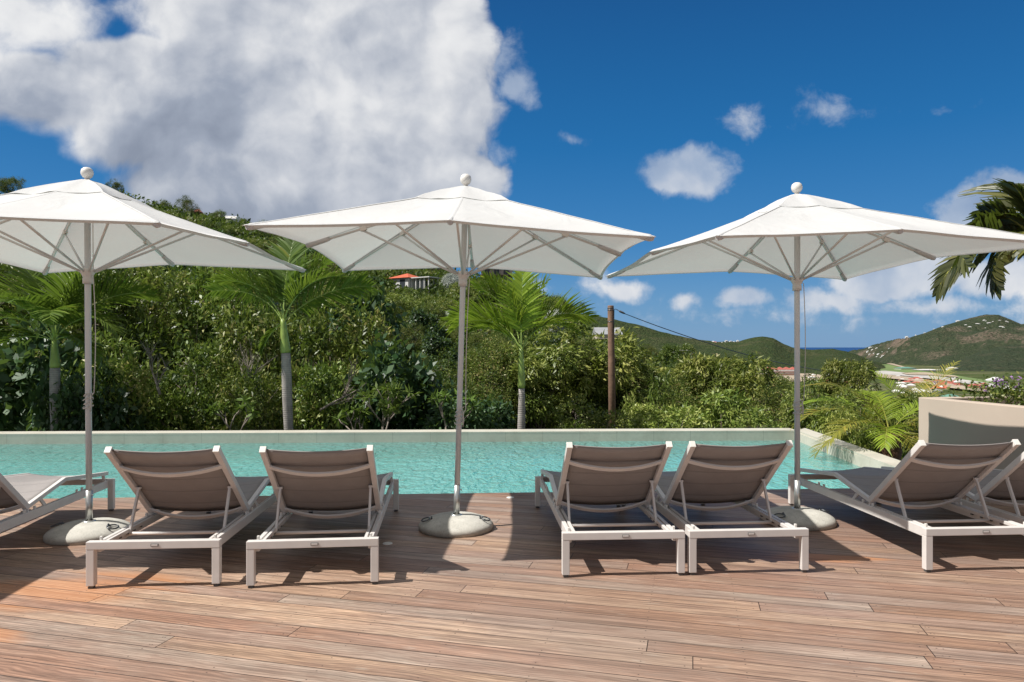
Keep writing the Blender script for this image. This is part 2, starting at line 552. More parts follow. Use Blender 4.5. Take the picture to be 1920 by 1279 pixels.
# ----------------------------------------------------------------- mesh helpers
class MB:
    def __init__(self):
        self.v, self.f, self.s, self.mi, self.uv = [], [], [], [], {}

    def add(self, vs, fs, smooth=False, mi=0):
        o = len(self.v)
        self.v += [tuple(x) for x in vs]
        for f in fs:
            self.f.append(tuple(i + o for i in f))
            self.s.append(smooth)
            self.mi.append(mi)
        return self

    def box(self, c, size, rot=None, mi=0, bev=0.):
        hx, hy, hz = size[0] / 2, size[1] / 2, size[2] / 2
        c = Vector(c)
        if bev <= 0:
            vs = [Vector((x, y, z)) for z in (-hz, hz) for y in (-hy, hy) for x in (-hx, hx)]
            fs = [(0, 2, 3, 1), (4, 5, 7, 6), (0, 1, 5, 4), (2, 6, 7, 3), (0, 4, 6, 2), (1, 3, 7, 5)]
        else:
            bm = bmesh.new()
            bmesh.ops.create_cube(bm, size=1)
            for v in bm.verts:
                v.co = Vector((v.co.x * hx * 2, v.co.y * hy * 2, v.co.z * hz * 2))
            bmesh.ops.bevel(bm, geom=list(bm.edges), offset=bev, segments=2, profile=.5, affect='EDGES')
            bm.verts.index_update()
            vs = [v.co.copy() for v in bm.verts]
            fs = [tuple(v.index for v in f.verts) for f in bm.faces]
            bm.free()
        if rot is not None:
            vs = [rot @ v for v in vs]
        return self.add([v + c for v in vs], fs, False, mi)

    def bar(self, a, b, w, h, bev=.003, up=(0, 0, 1), mi=0):
        """rectangular section bar from a to b"""
        a, b = Vector(a), Vector(b)
        d = b - a
        L = d.length
        y = d.normalized()
        up = Vector(up)
        x = y.cross(up)
        if x.length < 1e-5:
            x = Vector((1, 0, 0))
        x.normalize()
        z = x.cross(y)
        rot = Matrix((x, y, z)).transposed()
        return self.box((a + b) / 2, (w, L, h), rot, mi, bev)

    def tube(self, pts, rad, n=10, cap=True, mi=0, smooth=True):
        pts = [Vector(p) for p in pts]
        if isinstance(rad, (int, float)):
            rad = [rad] * len(pts)
        vs, fs = [], []
        prev = None
        for i, p in enumerate(pts):
            if i == 0:
                d = pts[1] - p
            elif i == len(pts) - 1:
                d = p - pts[i - 1]
            else:
                d = pts[i + 1] - pts[i - 1]
            d.normalize()
            if prev is None:
                x = d.orthogonal().normalized()
            else:
                x = prev - d * prev.dot(d)
                x = x.normalized() if x.length > 1e-6 else d.orthogonal().normalized()
            prev = x
            y = d.cross(x)
            for k in range(n):
                a = 2 * PI * k / n
                vs.append(p + (x * math.cos(a) + y * math.sin(a)) * rad[i])
        for i in range(len(pts) - 1):
            for k in range(n):
                k2 = (k + 1) % n
                fs.append((i * n + k, i * n + k2, (i + 1) * n + k2, (i + 1) * n + k))
        self.add(vs, fs, smooth, mi)
        if cap:
            o = len(self.v) - len(vs)
            self.f.append(tuple(o + k for k in range(n))[::-1])
            self.s.append(False)
            self.mi.append(mi)
            o2 = o + (len(pts) - 1) * n
            self.f.append(tuple(o2 + k for k in range(n)))
            self.s.append(False)
            self.mi.append(mi)
        return self

    def lathe(self, prof, n=32, c=(0, 0, 0), mi=0, jitter=0.):
        vs, fs = [], []
        for i, (r, z) in enumerate(prof):
            for k in range(n):
                a = 2 * PI * k / n
                rr = r * (1 + jitter * mnoise.noise(Vector((math.cos(a) * 2, math.sin(a) * 2, z * 9))))
                vs.append((c[0] + rr * math.cos(a), c[1] + rr * math.sin(a), c[2] + z))
        for i in range(len(prof) - 1):
            for k in range(n):
                k2 = (k + 1) % n
                fs.append((i * n + k, i * n + k2, (i + 1) * n + k2, (i + 1) * n + k))
        return self.add(vs, fs, True, mi)

    def grid(self, P, smooth=True, mi=0):
        """P[i][j] points"""
        ni, nj = len(P), len(P[0])
        vs = [p for row in P for p in row]
        fs = [(i * nj + j, i * nj + j + 1, (i + 1) * nj + j + 1, (i + 1) * nj + j) for i in range(ni - 1) for j in range(nj - 1)]
        return self.add(vs, fs, smooth, mi)

    def build(self, name, mats, parent=None, recalc=True):
        me = bpy.data.meshes.new(name)
        me.from_pydata([tuple(v) for v in self.v], [], self.f)
        me.polygons.foreach_set('use_smooth', self.s)
        if not isinstance(mats, (list, tuple)):
            mats = [mats]
        for m in mats:
            me.materials.append(m)
        me.polygons.foreach_set('material_index', self.mi)
        if recalc:
            bm = bmesh.new()
            bm.from_mesh(me)
            bmesh.ops.recalc_face_normals(bm, faces=bm.faces)
            bm.to_mesh(me)
            bm.free()
        me.update()
        o = bpy.data.objects.new(name, me)
        C.objects.link(o)
        if parent is not None:
            o.parent = parent
        return o


def tag(o, label=None, cat=None, group=None, kind=None):
    if label:
        o['label'] = label
    if cat:
        o['category'] = cat
    if group:
        o['group'] = group
    if kind:
        o['kind'] = kind
    return o


def empty(name, loc=(0, 0, 0), rz=0.):
    o = bpy.data.objects.new(name, None)
    o.empty_display_size = .1
    C.objects.link(o)
    o.location = loc
    o.rotation_euler = (0, 0, rz)
    return o


def copy_tree(o, parent=None):
    c = o.copy()
    C.objects.link(c)
    if parent is not None:
        c.parent = parent
    for ch in [x for x in ALLCH.get(o.name, [])]:
        copy_tree(ch, c)
    return c


ALLCH = {}


def index_children(root):
    for ch in [x for x in bpy.data.objects if x.parent == root]:
        ALLCH.setdefault(root.name, []).append(ch)
        index_children(ch)


def quads_mesh(name, V, Q, tint, mats, mi=None, smooth=False):
    """fast mesh from numpy quads (Q: n,4) with a per-face tint"""
    me = bpy.data.meshes.new(name)
    V = np.ascontiguousarray(V, dtype=np.float32)
    Q = np.ascontiguousarray(Q, dtype=np.int32)
    me.vertices.add(len(V))
    me.vertices.foreach_set('co', V.ravel())
    me.loops.add(Q.size)
    me.loops.foreach_set('vertex_index', Q.ravel())
    me.polygons.add(len(Q))
    me.polygons.foreach_set('loop_start', np.arange(0, Q.size, 4, dtype=np.int32))
    me.polygons.foreach_set('loop_total', np.full(len(Q), 4, dtype=np.int32))
    me.update(calc_edges=True)
    a = me.attributes.new('tint', 'FLOAT', 'FACE')
    a.data.foreach_set('value', np.ascontiguousarray(tint, dtype=np.float32))
    if mi is not None:
        me.polygons.foreach_set('material_index', np.ascontiguousarray(mi, dtype=np.int32))
    if smooth:
        me.polygons.foreach_set('use_smooth', np.ones(len(Q), dtype=bool))
    for m in (mats if isinstance(mats, (list, tuple)) else [mats]):
        me.materials.append(m)
    me.update()
    return me


def unit(a):
    return a / np.maximum(np.linalg.norm(a, axis=1, keepdims=True), 1e-9)


def leaves(P, L, W, rng, out=None, droop=.3, upb=.6, tint=None):
    """rhombic leaves at points P. L, W arrays. returns V,Q,tint"""
    n = len(P)
    a = unit(rng.normal(size=(n, 3)) + (0 if out is None else out * 1.1) + np.array([0, 0, -droop]))
    nrm = rng.normal(size=(n, 3)) * .75 + np.array([0, 0, upb]) + (0 if out is None else out * .5)
    s = unit(np.cross(a, nrm))
    up = np.cross(s, a)
    L = np.broadcast_to(L, (n,))[:, None]
    W = np.broadcast_to(W, (n,))[:, None]
    V = np.empty((n, 4, 3))
    V[:, 0] = P
    V[:, 1] = P + a * L * .45 + s * W * .5 + up * L * .05
    V[:, 2] = P + a * L - up * L * .06
    V[:, 3] = P + a * L * .45 - s * W * .5 + up * L * .05
    Q = np.arange(n * 4).reshape(n, 4)
    if tint is None:
        tint = rng.random(n)
    return V.reshape(-1, 3), Q, tint


def crown_mesh(name, mat, seed, n=13000, lobes=13, llen=.075, lw=.03, elong=1., droop=.3, cl=.10, shell=.6, tintspread=.5, per=26):
    """crown inside a unit ellipsoid: lobes, leaf clumps on their outsides, gaps between"""
    rng = np.random.default_rng(seed)
    lc = unit(rng.normal(size=(lobes, 3))) * (rng.random((lobes, 1)) ** .5) * .70
    lc[:, 2] *= elong
    lr = rng.uniform(.19, .38, lobes)
    nclump = n // per
    k = rng.integers(0, lobes, nclump)
    d = unit(rng.normal(size=(nclump, 3)) + unit(lc[k] + 1e-3) * .5)
    rr = lr[k] * (shell + (1 - shell) * rng.random(nclump)) * rng.uniform(.85, 1.18, nclump)
    cp = lc[k] + d * rr[:, None]
    ct = np.clip(.47 + rng.normal(size=nclump) * .17 + (rng.random(lobes)[k] - .5) * .50, 0, 1)
    idx = np.repeat(np.arange(nclump), per)
    P = cp[idx] + rng.normal(size=(len(idx), 3)) * cl * .5
    o = d[idx]
    tint = np.clip(ct[idx] + (rng.random(len(idx)) - .5) * tintspread, 0, 1)
    lo_, hi_ = np.percentile(P, .4, axis=0), np.percentile(P, 99.6, axis=0)
    mid_, hf_ = (lo_ + hi_) / 2, (hi_ - lo_) / 2
    P = (P - mid_) / hf_
    lc = (lc - mid_) / hf_
    V, Q, tt = leaves(P, llen * rng.uniform(.65, 1.25, len(idx)), lw * rng.uniform(.7, 1.25, len(idx)), rng, o, droop, .6, tint)
    return quads_mesh(name, V, Q, tt, mat), lc


def limbs_mesh(lc, seed, thick=.05, base_z=-1.0, stems=3):
    """trunk and limbs in the crown's unit space, reaching each lobe"""
    rng = random.Random(seed)
    mb = MB()
    bases = [Vector((rng.uniform(-.12, .12), rng.uniform(-.12, .12), base_z)) for _ in range(stems)]
    for i, c in enumerate(lc):
        c = Vector(c)
        b0 = bases[i % stems]
        fork = Vector((b0.x * 1.4 + c.x * .25, b0.y * 1.4 + c.y * .25, base_z + .35 + .3 * rng.random()))
        mid = (fork + c) / 2 + Vector((rng.uniform(-.08, .08), rng.uniform(-.08, .08), rng.uniform(-.02, .1)))
        mb.tube([b0, (b0 + fork) / 2 + Vector((rng.uniform(-.03, .03), 0, 0)), fork, mid, c], [thick, thick * .85, thick * .65, thick * .4, thick * .2], 6)
        for _ in range(4):
            e = c + Vector((rng.uniform(-1, 1), rng.uniform(-1, 1), rng.uniform(-.5, 1))) * .32
            mb.tube([c, (c + e) / 2 + Vector((0, 0, .03)), e], [thick * .2, thick * .13, thick * .06], 4)
            e2 = (c + e) / 2 + Vector((rng.uniform(-1, 1), rng.uniform(-1, 1), rng.uniform(-.3, .8))) * .22
            mb.tube([(c + e) / 2, e2], [thick * .12, thick * .05], 4)
    return mb


def frond_arrays(rng, length, el0, bend, nl, ll, lw, fold=.25, stem_r=.012, petiole=.16, curl=.5, tint0=.4, ragged=.15, gather=.55):
    """one pinnate frond along +X from the origin: arrays of quads. Returns V,Q,tint,mi (mi 1 = rachis)"""
    ns = 22
    p = np.zeros(3)
    pts, tans = [], []
    for i in range(ns + 1):
        s = i / ns
        el = el0 - bend * s ** 1.25
        tdir = np.array([math.cos(el), 0, math.sin(el)])
        pts.append(p.copy())
        tans.append(tdir)
        p = p + tdir * length / ns
    pts, tans = np.array(pts), np.array(tans)
    V, Q, T, MI = [], [], [], []

    def quad(a, b, c, d, tn, mi):
        o = len(V)
        V.extend([a, b, c, d])
        Q.append((o, o + 1, o + 2, o + 3))
        T.append(tn)
        MI.append(mi)
    # rachis, a small tapered three sided strip
    for i in range(ns):
        r0, r1 = stem_r * (1 - .85 * i / ns), stem_r * (1 - .85 * (i + 1) / ns)
        up = np.array([-tans[i][2], 0, tans[i][0]])
        y = np.array([0, 1, 0])
        tri0 = [pts[i] + y * r0, pts[i] - y * r0, pts[i] - up * r0 * 1.3]
        tri1 = [pts[i + 1] + y * r1, pts[i + 1] - y * r1, pts[i + 1] - up * r1 * 1.3]
        for k in range(3):
            k2 = (k + 1) % 3
            quad(tri0[k], tri0[k2], tri1[k2], tri1[k], .7, 1)
    for side in (-1, 1):
        for j in range(nl):
            s = petiole + (1 - petiole) * (j + rng.uniform(-.25, .25)) / nl
            s = min(max(s, petiole), .995)
            fi = s * ns
            i0 = min(int(fi), ns - 1)
            w = fi - i0
            b = pts[i0] * (1 - w) + pts[i0 + 1] * w
            td = tans[i0]
            up = np.array([-td[2], 0, td[0]])
            q = (s - petiole) / (1 - petiole)
            env = math.sin(PI * min(1, .16 + .84 * q) ** .75) ** .6 if q < .98 else .45
            L = ll * max(.35, env) * rng.uniform(1 - ragged, 1 + ragged)
            fwd = gather + .75 * q + rng.uniform(-.08, .08)
            dr = np.array([0, side, 0]) + td * fwd + up * (fold + rng.uniform(-.12, .12))
            dr /= np.linalg.norm(dr)
            wv = np.cross(dr, up + rng.normal(size=3) * .25)
            wv /= np.linalg.norm(wv)
            g = np.array([0, 0, -1.])
            hw = lw * .5 * rng.uniform(.8, 1.15)
            prevc, prevw = b, wv * hw * .45
            tn = min(1, max(0, tint0 + rng.normal() * .14 + (.25 if rng.random() < .05 else 0)))
            cur = b.copy()
            dd = dr.copy()
            for k, ww in enumerate((1., .85, .12)):
                dd = dd + g * curl * (.18 + .28 * k)
                dd /= np.linalg.norm(dd)
                cur = cur + dd * L / 3
                nw = wv * hw * ww
                quad(prevc - prevw, prevc + prevw, cur + nw, cur - nw, tn, 0)
                prevc, prevw = cur, nw
    return np.array(V), np.array(Q), np.array(T), np.array(MI)


def frond_obj(parent, rng, mats, loc, az, length, el0, bend, nl, ll, lw, roll=0., **kw):
    V, Q, T, MI = frond_arrays(rng, length, el0, bend, nl, ll, lw, **kw)
    me = quads_mesh('frond', V, Q, T, mats, MI)
    o = bpy.data.objects.new('frond', me)
    C.objects.link(o)
    o.parent = parent
    o.matrix_local = Matrix.Translation(loc) @ Matrix.Rotation(az, 4, 'Z') @ Matrix.Rotation(roll, 4, 'X')
    return o


# ================================================================= camera, light, sky
cam = bpy.data.cameras.new('camera')
cam.sensor_width = 36
cam.lens = F / 1920 * 36
cam.shift_y = (HY - 639.5) / 1920
cam.clip_start = .05
cam.clip_end = 90000
co_ = bpy.data.objects.new('camera', cam)
C.objects.link(co_)
co_.location = (0, 0, CAMZ)
co_.rotation_euler = (PI / 2, 0, 0)
bpy.context.scene.camera = co_

SUN = Vector((-.725, -.19, 1.)).normalized()
sl = bpy.data.lights.new('sun', 'SUN')
sl.energy = 4.9
sl.angle = R(.53)
sl.color = (1., .962, .908)
so = bpy.data.objects.new('sun', sl)
C.objects.link(so)
so.rotation_euler = (-SUN).to_track_quat('-Z', 'Y').to_euler()


def make_world():
    w = bpy.data.worlds.new('World')
    bpy.context.scene.world = w
    w.use_nodes = True
    try:
        w.cycles.sampling_method = 'MANUAL'
        w.cycles.sample_map_resolution = 512
    except Exception:
        pass
    t = NT(w.node_tree)
    for n in list(t.n):
        t.n.remove(n)
    out = t.add('ShaderNodeOutputWorld')
    sky = t.add('ShaderNodeTexSky', sky_type='NISHITA')
    sky.sun_disc = False
    sky.sun_elevation = math.asin(SUN.z)
    sky.sun_rotation = math.atan2(SUN.x, SUN.y)
    sky.altitude = 80
    sky.air_density = 1.
    sky.dust_density = .25
    sky.ozone_density = 2.2
    # polarised, deep tropical blue
    hs = t.add('ShaderNodeHueSaturation')
    hs.inputs['Saturation'].default_value = 1.30
    hs.inputs['Hue'].default_value = .494
    t.l.new(sky.outputs[0], hs.inputs['Color'])
    bg = t.add('ShaderNodeBackground')
    bg.inputs[1].default_value = .085
    dz = t.add('ShaderNodeSeparateXYZ')
    t.l.new(t.add('ShaderNodeTexCoord').outputs['Generated'], dz.inputs[0])
    blue = t.ramp(dz.outputs[2], [(0., (1.05, 2.72, 5.2)), (.05, (.85, 2.50, 5.0)), (.14, (.30, 1.85, 4.6)), (.27, (.08, 1.32, 3.75)), (.45, (.065, .78, 2.55)), (.6, (.07, .60, 1.75)), (1., (.10, .48, 1.3))])
    bs_ = t.vmath('SCALE', blue)
    bs_.node.inputs['Scale'].default_value = 1.
    t.l.new(t.mix(.85, hs.outputs[0], bs_), bg.inputs[0])
    # ---- clouds, laid on the sky by direction
    d = t.add('ShaderNodeTexCoord').outputs['Generated']
    s = t.add('ShaderNodeSeparateXYZ')
    t.l.new(d, s.inputs[0])
    yy = t.math('MAXIMUM', s.outputs[1], .12)
    u = t.math('DIVIDE', s.outputs[0], yy)
    v = t.math('DIVIDE', s.outputs[2], yy)
    uv = t.add('ShaderNodeCombineXYZ')
    t.l.new(u, uv.inputs[0])
    t.l.new(v, uv.inputs[1])
    uv = uv.outputs[0]
    # broad warp so no outline is an ellipse
    wn = t.add('ShaderNodeTexNoise')
    wn.inputs['Scale'].default_value = 3.1
    wn.inputs['Detail'].default_value = 3
    t.l.new(uv, wn.inputs['Vector'])
    wv = t.vmath('SUBTRACT', wn.outputs['Color'], (.5, .5, .5))
    uvw = t.vmath('ADD', uv, t.vmath('MULTIPLY', wv, (.17, .13, 0)))
    wn2 = t.add('ShaderNodeTexNoise')
    wn2.inputs['Scale'].default_value = 13
    wn2.inputs['Detail'].default_value = 4
    t.l.new(uv, wn2.inputs['Vector'])
    uvw2 = t.vmath('ADD', uv, t.vmath('MULTIPLY', t.vmath('SUBTRACT', wn2.outputs['Color'], (.5, .5, .5)), (.06, .04, 0)))
    # px, py, rx, ry, peak
    big = [(580, 130, 310, 300, 1.6), (720, 250, 200, 170, 1.2), (330, 210, 300, 120, 1.3), (90, 190, 260, 75, 1.15), (470, 330, 260, 80, 1.1),
           (700, 350, 220, 60, 1.1), (810, 110, 110, 190, .8), (835, 320, 120, 55, .75), (-150, 190, 300, 90, 1.2), (20, 30, 120, 90, .28), (395, -20, 170, 140, 1.2), (230, 120, 120, 40, .9)]
    small = [(968, 165, 50, 56, .66), (935, 105, 46, 55, .42), (915, 215, 50, 50, .45), (925, 300, 45, 55, .40), (1290, 322, 112, 62, 1.05), (1255, 335, 70, 38, .9), (1410, 222, 52, 42, .36), (1545, 208, 105, 40, .38), (1075, 262, 42, 20, .34),
             (1785, 200, 60, 14, .16), (1865, 395, 140, 66, 1.4), (1905, 345, 70, 38, 1.1), (1175, 545, 52, 30, .85), (1290, 566, 46, 24, .62),
             (1390, 562, 70, 26, .8), (1560, 560, 110, 40, .75), (1640, 522, 120, 50, 1.2), (1740, 495, 135, 64, 1.3), (1890, 520, 140, 52, 1.1),
             (1760, 575, 260, 26, .42), (1130, 540, 100, 40, .3), (1450, 590, 500, 22, .12), (1640, 600, 300, 22, .2), (1010, 540, 60, 30, .4)]

    def field(lst, vec):
        acc = None
        for (px, py, rx, ry, pk) in lst:
            q = t.vmath('SUBTRACT', vec, ((px - 960) / F, (HY - py) / F, 0))
            q = t.vmath('MULTIPLY', q, (F / rx, F / ry, 0))
            ln = t.vmath('LENGTH', q, out=1)
            m = t.math('MULTIPLY_ADD', ln, -pk, pk)
            acc = m if acc is None else t.math('SMOOTH_MAX', acc, m, .12)
        return acc
    mb_ = field(big, uvw)
    ms_ = field(small, uvw2)

    def billow(vec, sc_, det, rgh):
        """rounded cauliflower lobes: inverted fractal cell distance"""
        n = t.add('ShaderNodeTexVoronoi', feature='F1', voronoi_dimensions='2D')
        n.normalize = True
        n.inputs['Scale'].default_value = sc_
        n.inputs['Detail'].default_value = det
        n.inputs['Roughness'].default_value = rgh
        t.put(n.inputs['Vector'], vec)
        return t.math('SUBTRACT', 1., n.outputs['Distance'])
    wf = t.add('ShaderNodeTexNoise')
    wf.inputs['Scale'].default_value = 6.
    wf.inputs['Detail'].default_value = 4
    t.l.new(uv, wf.inputs['Vector'])
    wsh = t.vmath('MULTIPLY', t.vmath('SUBTRACT', wf.outputs['Color'], (.5, .5, .5)), (.10, .08, .1))
    uvb = t.vmath('ADD', uv, wsh)
    fb = t.noise(uvb, 3.6, 9, .58, .2)
    bl = billow(uvb, 7.5, 3., .5)
    fs = t.noise(uv, 17, 7, .62, .2)
    big_d = t.math('MULTIPLY_ADD', t.math('SUBTRACT', fb, .5), 1.6, mb_)
    big_d = t.math('MULTIPLY_ADD', t.math('SUBTRACT', bl, .50), .42, big_d)
    soft = t.mapr(u, -.62, -.30, .42, .20)
    big_a = t.mapr(big_d, -.02, soft, 0., 1., True)
    sm_d = t.math('MULTIPLY_ADD', t.math('SUBTRACT', fs, .5), 1.2, t.math('MINIMUM', ms_, .75))
    sm_a = t.mapr(sm_d, .04, .52, 0., t.mapr(v, .12, .24, .93, .78), True)
    alpha = t.math('MAXIMUM', t.math('MULTIPLY', big_a, .97), sm_a)
    # self shading: compare the billows with themselves a little nearer the sun (left and up)
    uo = t.vmath('ADD', uvb, (-.028, .034, 0))
    fb2 = t.noise(uo, 3.6, 4, .5, .2)
    bl2 = billow(uo, 7.5, 2., .45)
    uo2 = t.vmath('ADD', uv, (-.010, .014, 0))
    fs2 = t.noise(uo2, 17, 4, .6, .2)
    rel = t.math('ADD', t.math('MULTIPLY', t.math('SUBTRACT', fb, fb2), 1.5), t.math('MULTIPLY', t.math('SUBTRACT', bl, bl2), .80))
    rel = t.math('ADD', rel, t.math('MULTIPLY', t.math('SUBTRACT', fs, fs2), .22))
    broad = t.noise(t.vmath('ADD', uv, (3.3, 1.7, 0)), 2.9, 3, .45)
    rel = t.math('ADD', rel, t.math('MULTIPLY', t.math('SUBTRACT', broad, .5), 1.35))
    # bellies darker: cloud bottoms lie low in the big cloud
    belly = t.mapr(t.math('SUBTRACT', v, t.math('MULTIPLY', u, -.05)), .18, .42, -.34, .10)
    rel_b = t.math('ADD', rel, belly)
    big_c = t.ramp(t.math('ADD', rel_b, .53), [(.0, (.28, .32, .405)), (.25, (.38, .425, .515)), (.5, (.60, .63, .69)), (.72, (.82, .83, .85)), (1., (.97, .97, .965))])
    sm_c = t.ramp(t.math('ADD', rel, t.mapr(v, .06, .22, .74, .48)), [(.1, (.28, .37, .54)), (.5, (.47, .55, .68)), (.95, (.86, .86, .87))])
    isb = t.mapr(t.math('SUBTRACT', big_a, sm_a), -.1, .1, 0., 1.)
    cc = t.mix(isb, sm_c, big_c)
    bc = t.add('ShaderNodeBackground')
    t.l.new(cc, bc.inputs[0])
    bc.inputs[1].default_value = .74
    mx = t.add('ShaderNodeMixShader')
    ahead = t.mapr(s.outputs[1], .12, .3, 0., 1.)
    t.l.new(t.math('MULTIPLY', alpha, ahead), mx.inputs[0])
    t.l.new(bg.outputs[0], mx.inputs[1])
    t.l.new(bc.outputs[0], mx.inputs[2])
    # unseen clouds added overhead and behind to whiten and lift the fill light
    ob = t.noise(d, 2.4, 5, .55, .3)
    oa = t.mapr(ob, .34, .54, 0., .92, True)
    away = t.math('MAXIMUM', t.mapr(s.outputs[1], .25, .05, 0., 1.), t.mapr(s.outputs[2], .56, .68, 0., 1.))
    oa = t.math('MULTIPLY', t.math('MULTIPLY', oa, away), t.mapr(s.outputs[2], 0., .06, 0., 1.))
    b3 = t.add('ShaderNodeBackground')
    b3.inputs[0].default_value = (.90, .875, .84, 1)
    b3.inputs[1].default_value = .36
    m3 = t.add('ShaderNodeMixShader')
    t.l.new(oa, m3.inputs[0])
    t.l.new(mx.outputs[0], m3.inputs[1])
    t.l.new(b3.outputs[0], m3.inputs[2])
    t.l.new(m3.outputs[0], out.inputs[0])


make_world()
sc = bpy.context.scene
sc.view_settings.view_transform = 'Standard'
sc.view_settings.look = 'None'
sc.view_settings.exposure = .36
sc.view_settings.gamma = 1.
try:
    sc.cycles.use_denoising = True
    sc.cycles.max_bounces = 8
    sc.cycles.diffuse_bounces = 3
    sc.cycles.glossy_bounces = 3
    sc.cycles.transmission_bounces = 4
    sc.cycles.transparent_max_bounces = 8
    sc.cycles.caustics_reflective = False
    sc.cycles.caustics_refractive = False
except Exception:
    pass


# ================================================================= deck and pool
def edge_y(x):
    return 6.765 + .062 * x


def far_y(x):
    return 11.27 + .037 * x


def side_x(y):          # inner face of the right pool wall
    return 4.34 + (y - 7.96) * .0858


WZ = -.12
CPZ = .043
XL = -11.0
pool_r_near = side_x(7.05)


def build_deck():
    mb = MB()
    xr = pool_r_near
    # deck sheet (thick), near part plus the strip right of the pool up to the planter
    top = [(-14, -5), (14, -5), (14, edge_y(xr)), (xr, edge_y(xr)), (XL, edge_y(XL)), (-14, edge_y(-14))]
    n = len(top)
    vs = [(x, y, 0) for x, y in top] + [(x, y, -.028) for x, y in top]
    fs = [tuple(range(n)), tuple(range(n, 2 * n))[::-1]] + [(i, i + n, (i + 1) % n + n, (i + 1) % n) for i in range(n)]
    mb.add(vs, fs)
    # strip between coping and planter
    s = [(xr + .001, edge_y(xr) + .0), (4.75, edge_y(4.75)), (4.5, 7.55), (side_x(7.55) + .31, 7.55), (xr + .3, edge_y(xr))]
    o = mb.build('deck', M['deck'])
    tag(o, 'weathered hardwood deck boards', kind='structure')


build_deck()


def prism(mb, poly, z0, z1, mi=0):
    n = len(poly)
    vs = [(x, y, z1) for x, y in poly] + [(x, y, z0) for x, y in poly]
    fs = [tuple(range(n)), tuple(range(n, 2 * n))[::-1]] + [(i, i + n, (i + 1) % n + n, (i + 1) % n) for i in range(n)]
    return mb.add(vs, fs, False, mi)


def build_pool():
    # shell: floor and near wall in mosaic
    ex = .03
    near_l, near_r = (XL, edge_y(XL) - ex), (pool_r_near, edge_y(pool_r_near) - ex)
    fr_ = (side_x(11.44), far_y(4.63))
    fl = (XL, far_y(XL))
    mb = MB()
    zb = -1.25
    mb.add([(near_l[0], near_l[1], zb), (near_r[0], near_r[1], zb), (fr_[0], fr_[1], zb), (fl[0], fl[1], zb)], [(0, 1, 2, 3)])
    mb.add([(near_l[0], near_l[1], zb), (near_r[0], near_r[1], zb), (near_r[0], near_r[1], -.0282), (near_l[0], near_l[1], -.0282)], [(0, 1, 2, 3)])
    o = mb.build('pool_basin', M['pool_tile'], recalc=False)
    tag(o, kind='structure')
    # walls with coping, stone
    mb = MB()
    wt = .32
    prism(mb, [fl, fr_, (fr_[0], fr_[1] + wt), (fl[0], fl[1] + wt)], WZ - .05, CPZ - .03)
    prism(mb, [(fl[0], fl[1] + .004), (fr_[0], fr_[1] + .004), (fr_[0], fr_[1] + wt), (fl[0], fl[1] + wt)], -.40, WZ - .0505, 1)
    prism(mb, [(fl[0], fl[1] + .002), (fr_[0], fr_[1] + .002), (fr_[0], fr_[1] + wt), (fl[0], fl[1] + wt)], zb, -.4005, 2)
    prism(mb, [(fl[0], fl[1] - .001), (fr_[0], fr_[1] - .001), (fr_[0], fr_[1] + wt + .01), (fl[0], fl[1] + wt + .01)], CPZ - .0295, CPZ)
    a, b = side_x(11.44), side_x(6.9)
    prism(mb, [(b, 6.9), (b + .25, 6.9), (a + .25, 11.44 + wt), (a, 11.44 + wt)], WZ - .052, CPZ - .031)
    prism(mb, [(b + .004, 6.9), (b + .25, 6.9), (a + .25, 11.44 + wt), (a + .004, 11.44 + wt)], -.40, WZ - .0525, 1)
    prism(mb, [(b + .002, 6.9), (b + .25, 6.9), (a + .25, 11.44 + wt), (a + .002, 11.44 + wt)], zb, -.4005, 2)
    prism(mb, [(b - .008, 6.9), (b + .26, 6.9), (a + .26, 11.44 + wt + .01), (a - .006, 11.44 - .0005)], CPZ - .0305, CPZ + .0015)
    o = mb.build('pool_edge', [M['stone'], M['wet_stone'], M['pool_tile']])
    tag(o, kind='structure')
    # water sheet
    mb = MB()
    mb.add([(near_l[0], near_l[1] + .001, WZ), (near_r[0], near_r[1] + .001, WZ), (fr_[0], fr_[1], WZ), (fl[0], fl[1], WZ)], [(0, 1, 2, 3)])
    o = mb.build('pool_water', M['water'], recalc=False)
    tag(o, kind='structure')


build_pool()


# small round lights let into the deck
for (lx, ly, lab) in ((-.016, 6.54, 'small round light set in the deck near the pool edge'),
                      (-.885, 5.01, 'small round light set in the deck left of the middle parasol base')):
    r_ = empty('deck_light', (lx, ly, 0))
    mb = MB()
    mb.lathe([(.021, .0015), (.023, .004), (.033, .004), (.035, .0005)], 24)
    mb.build('rim', M['plastic'], r_)
    mb = MB()
    mb.lathe([(.0005, .003), (.0205, .002)], 24)
    mb.build('lens', M['plastic'], r_)
    tag(r_, lab, 'deck light', 'lights let into the deck')


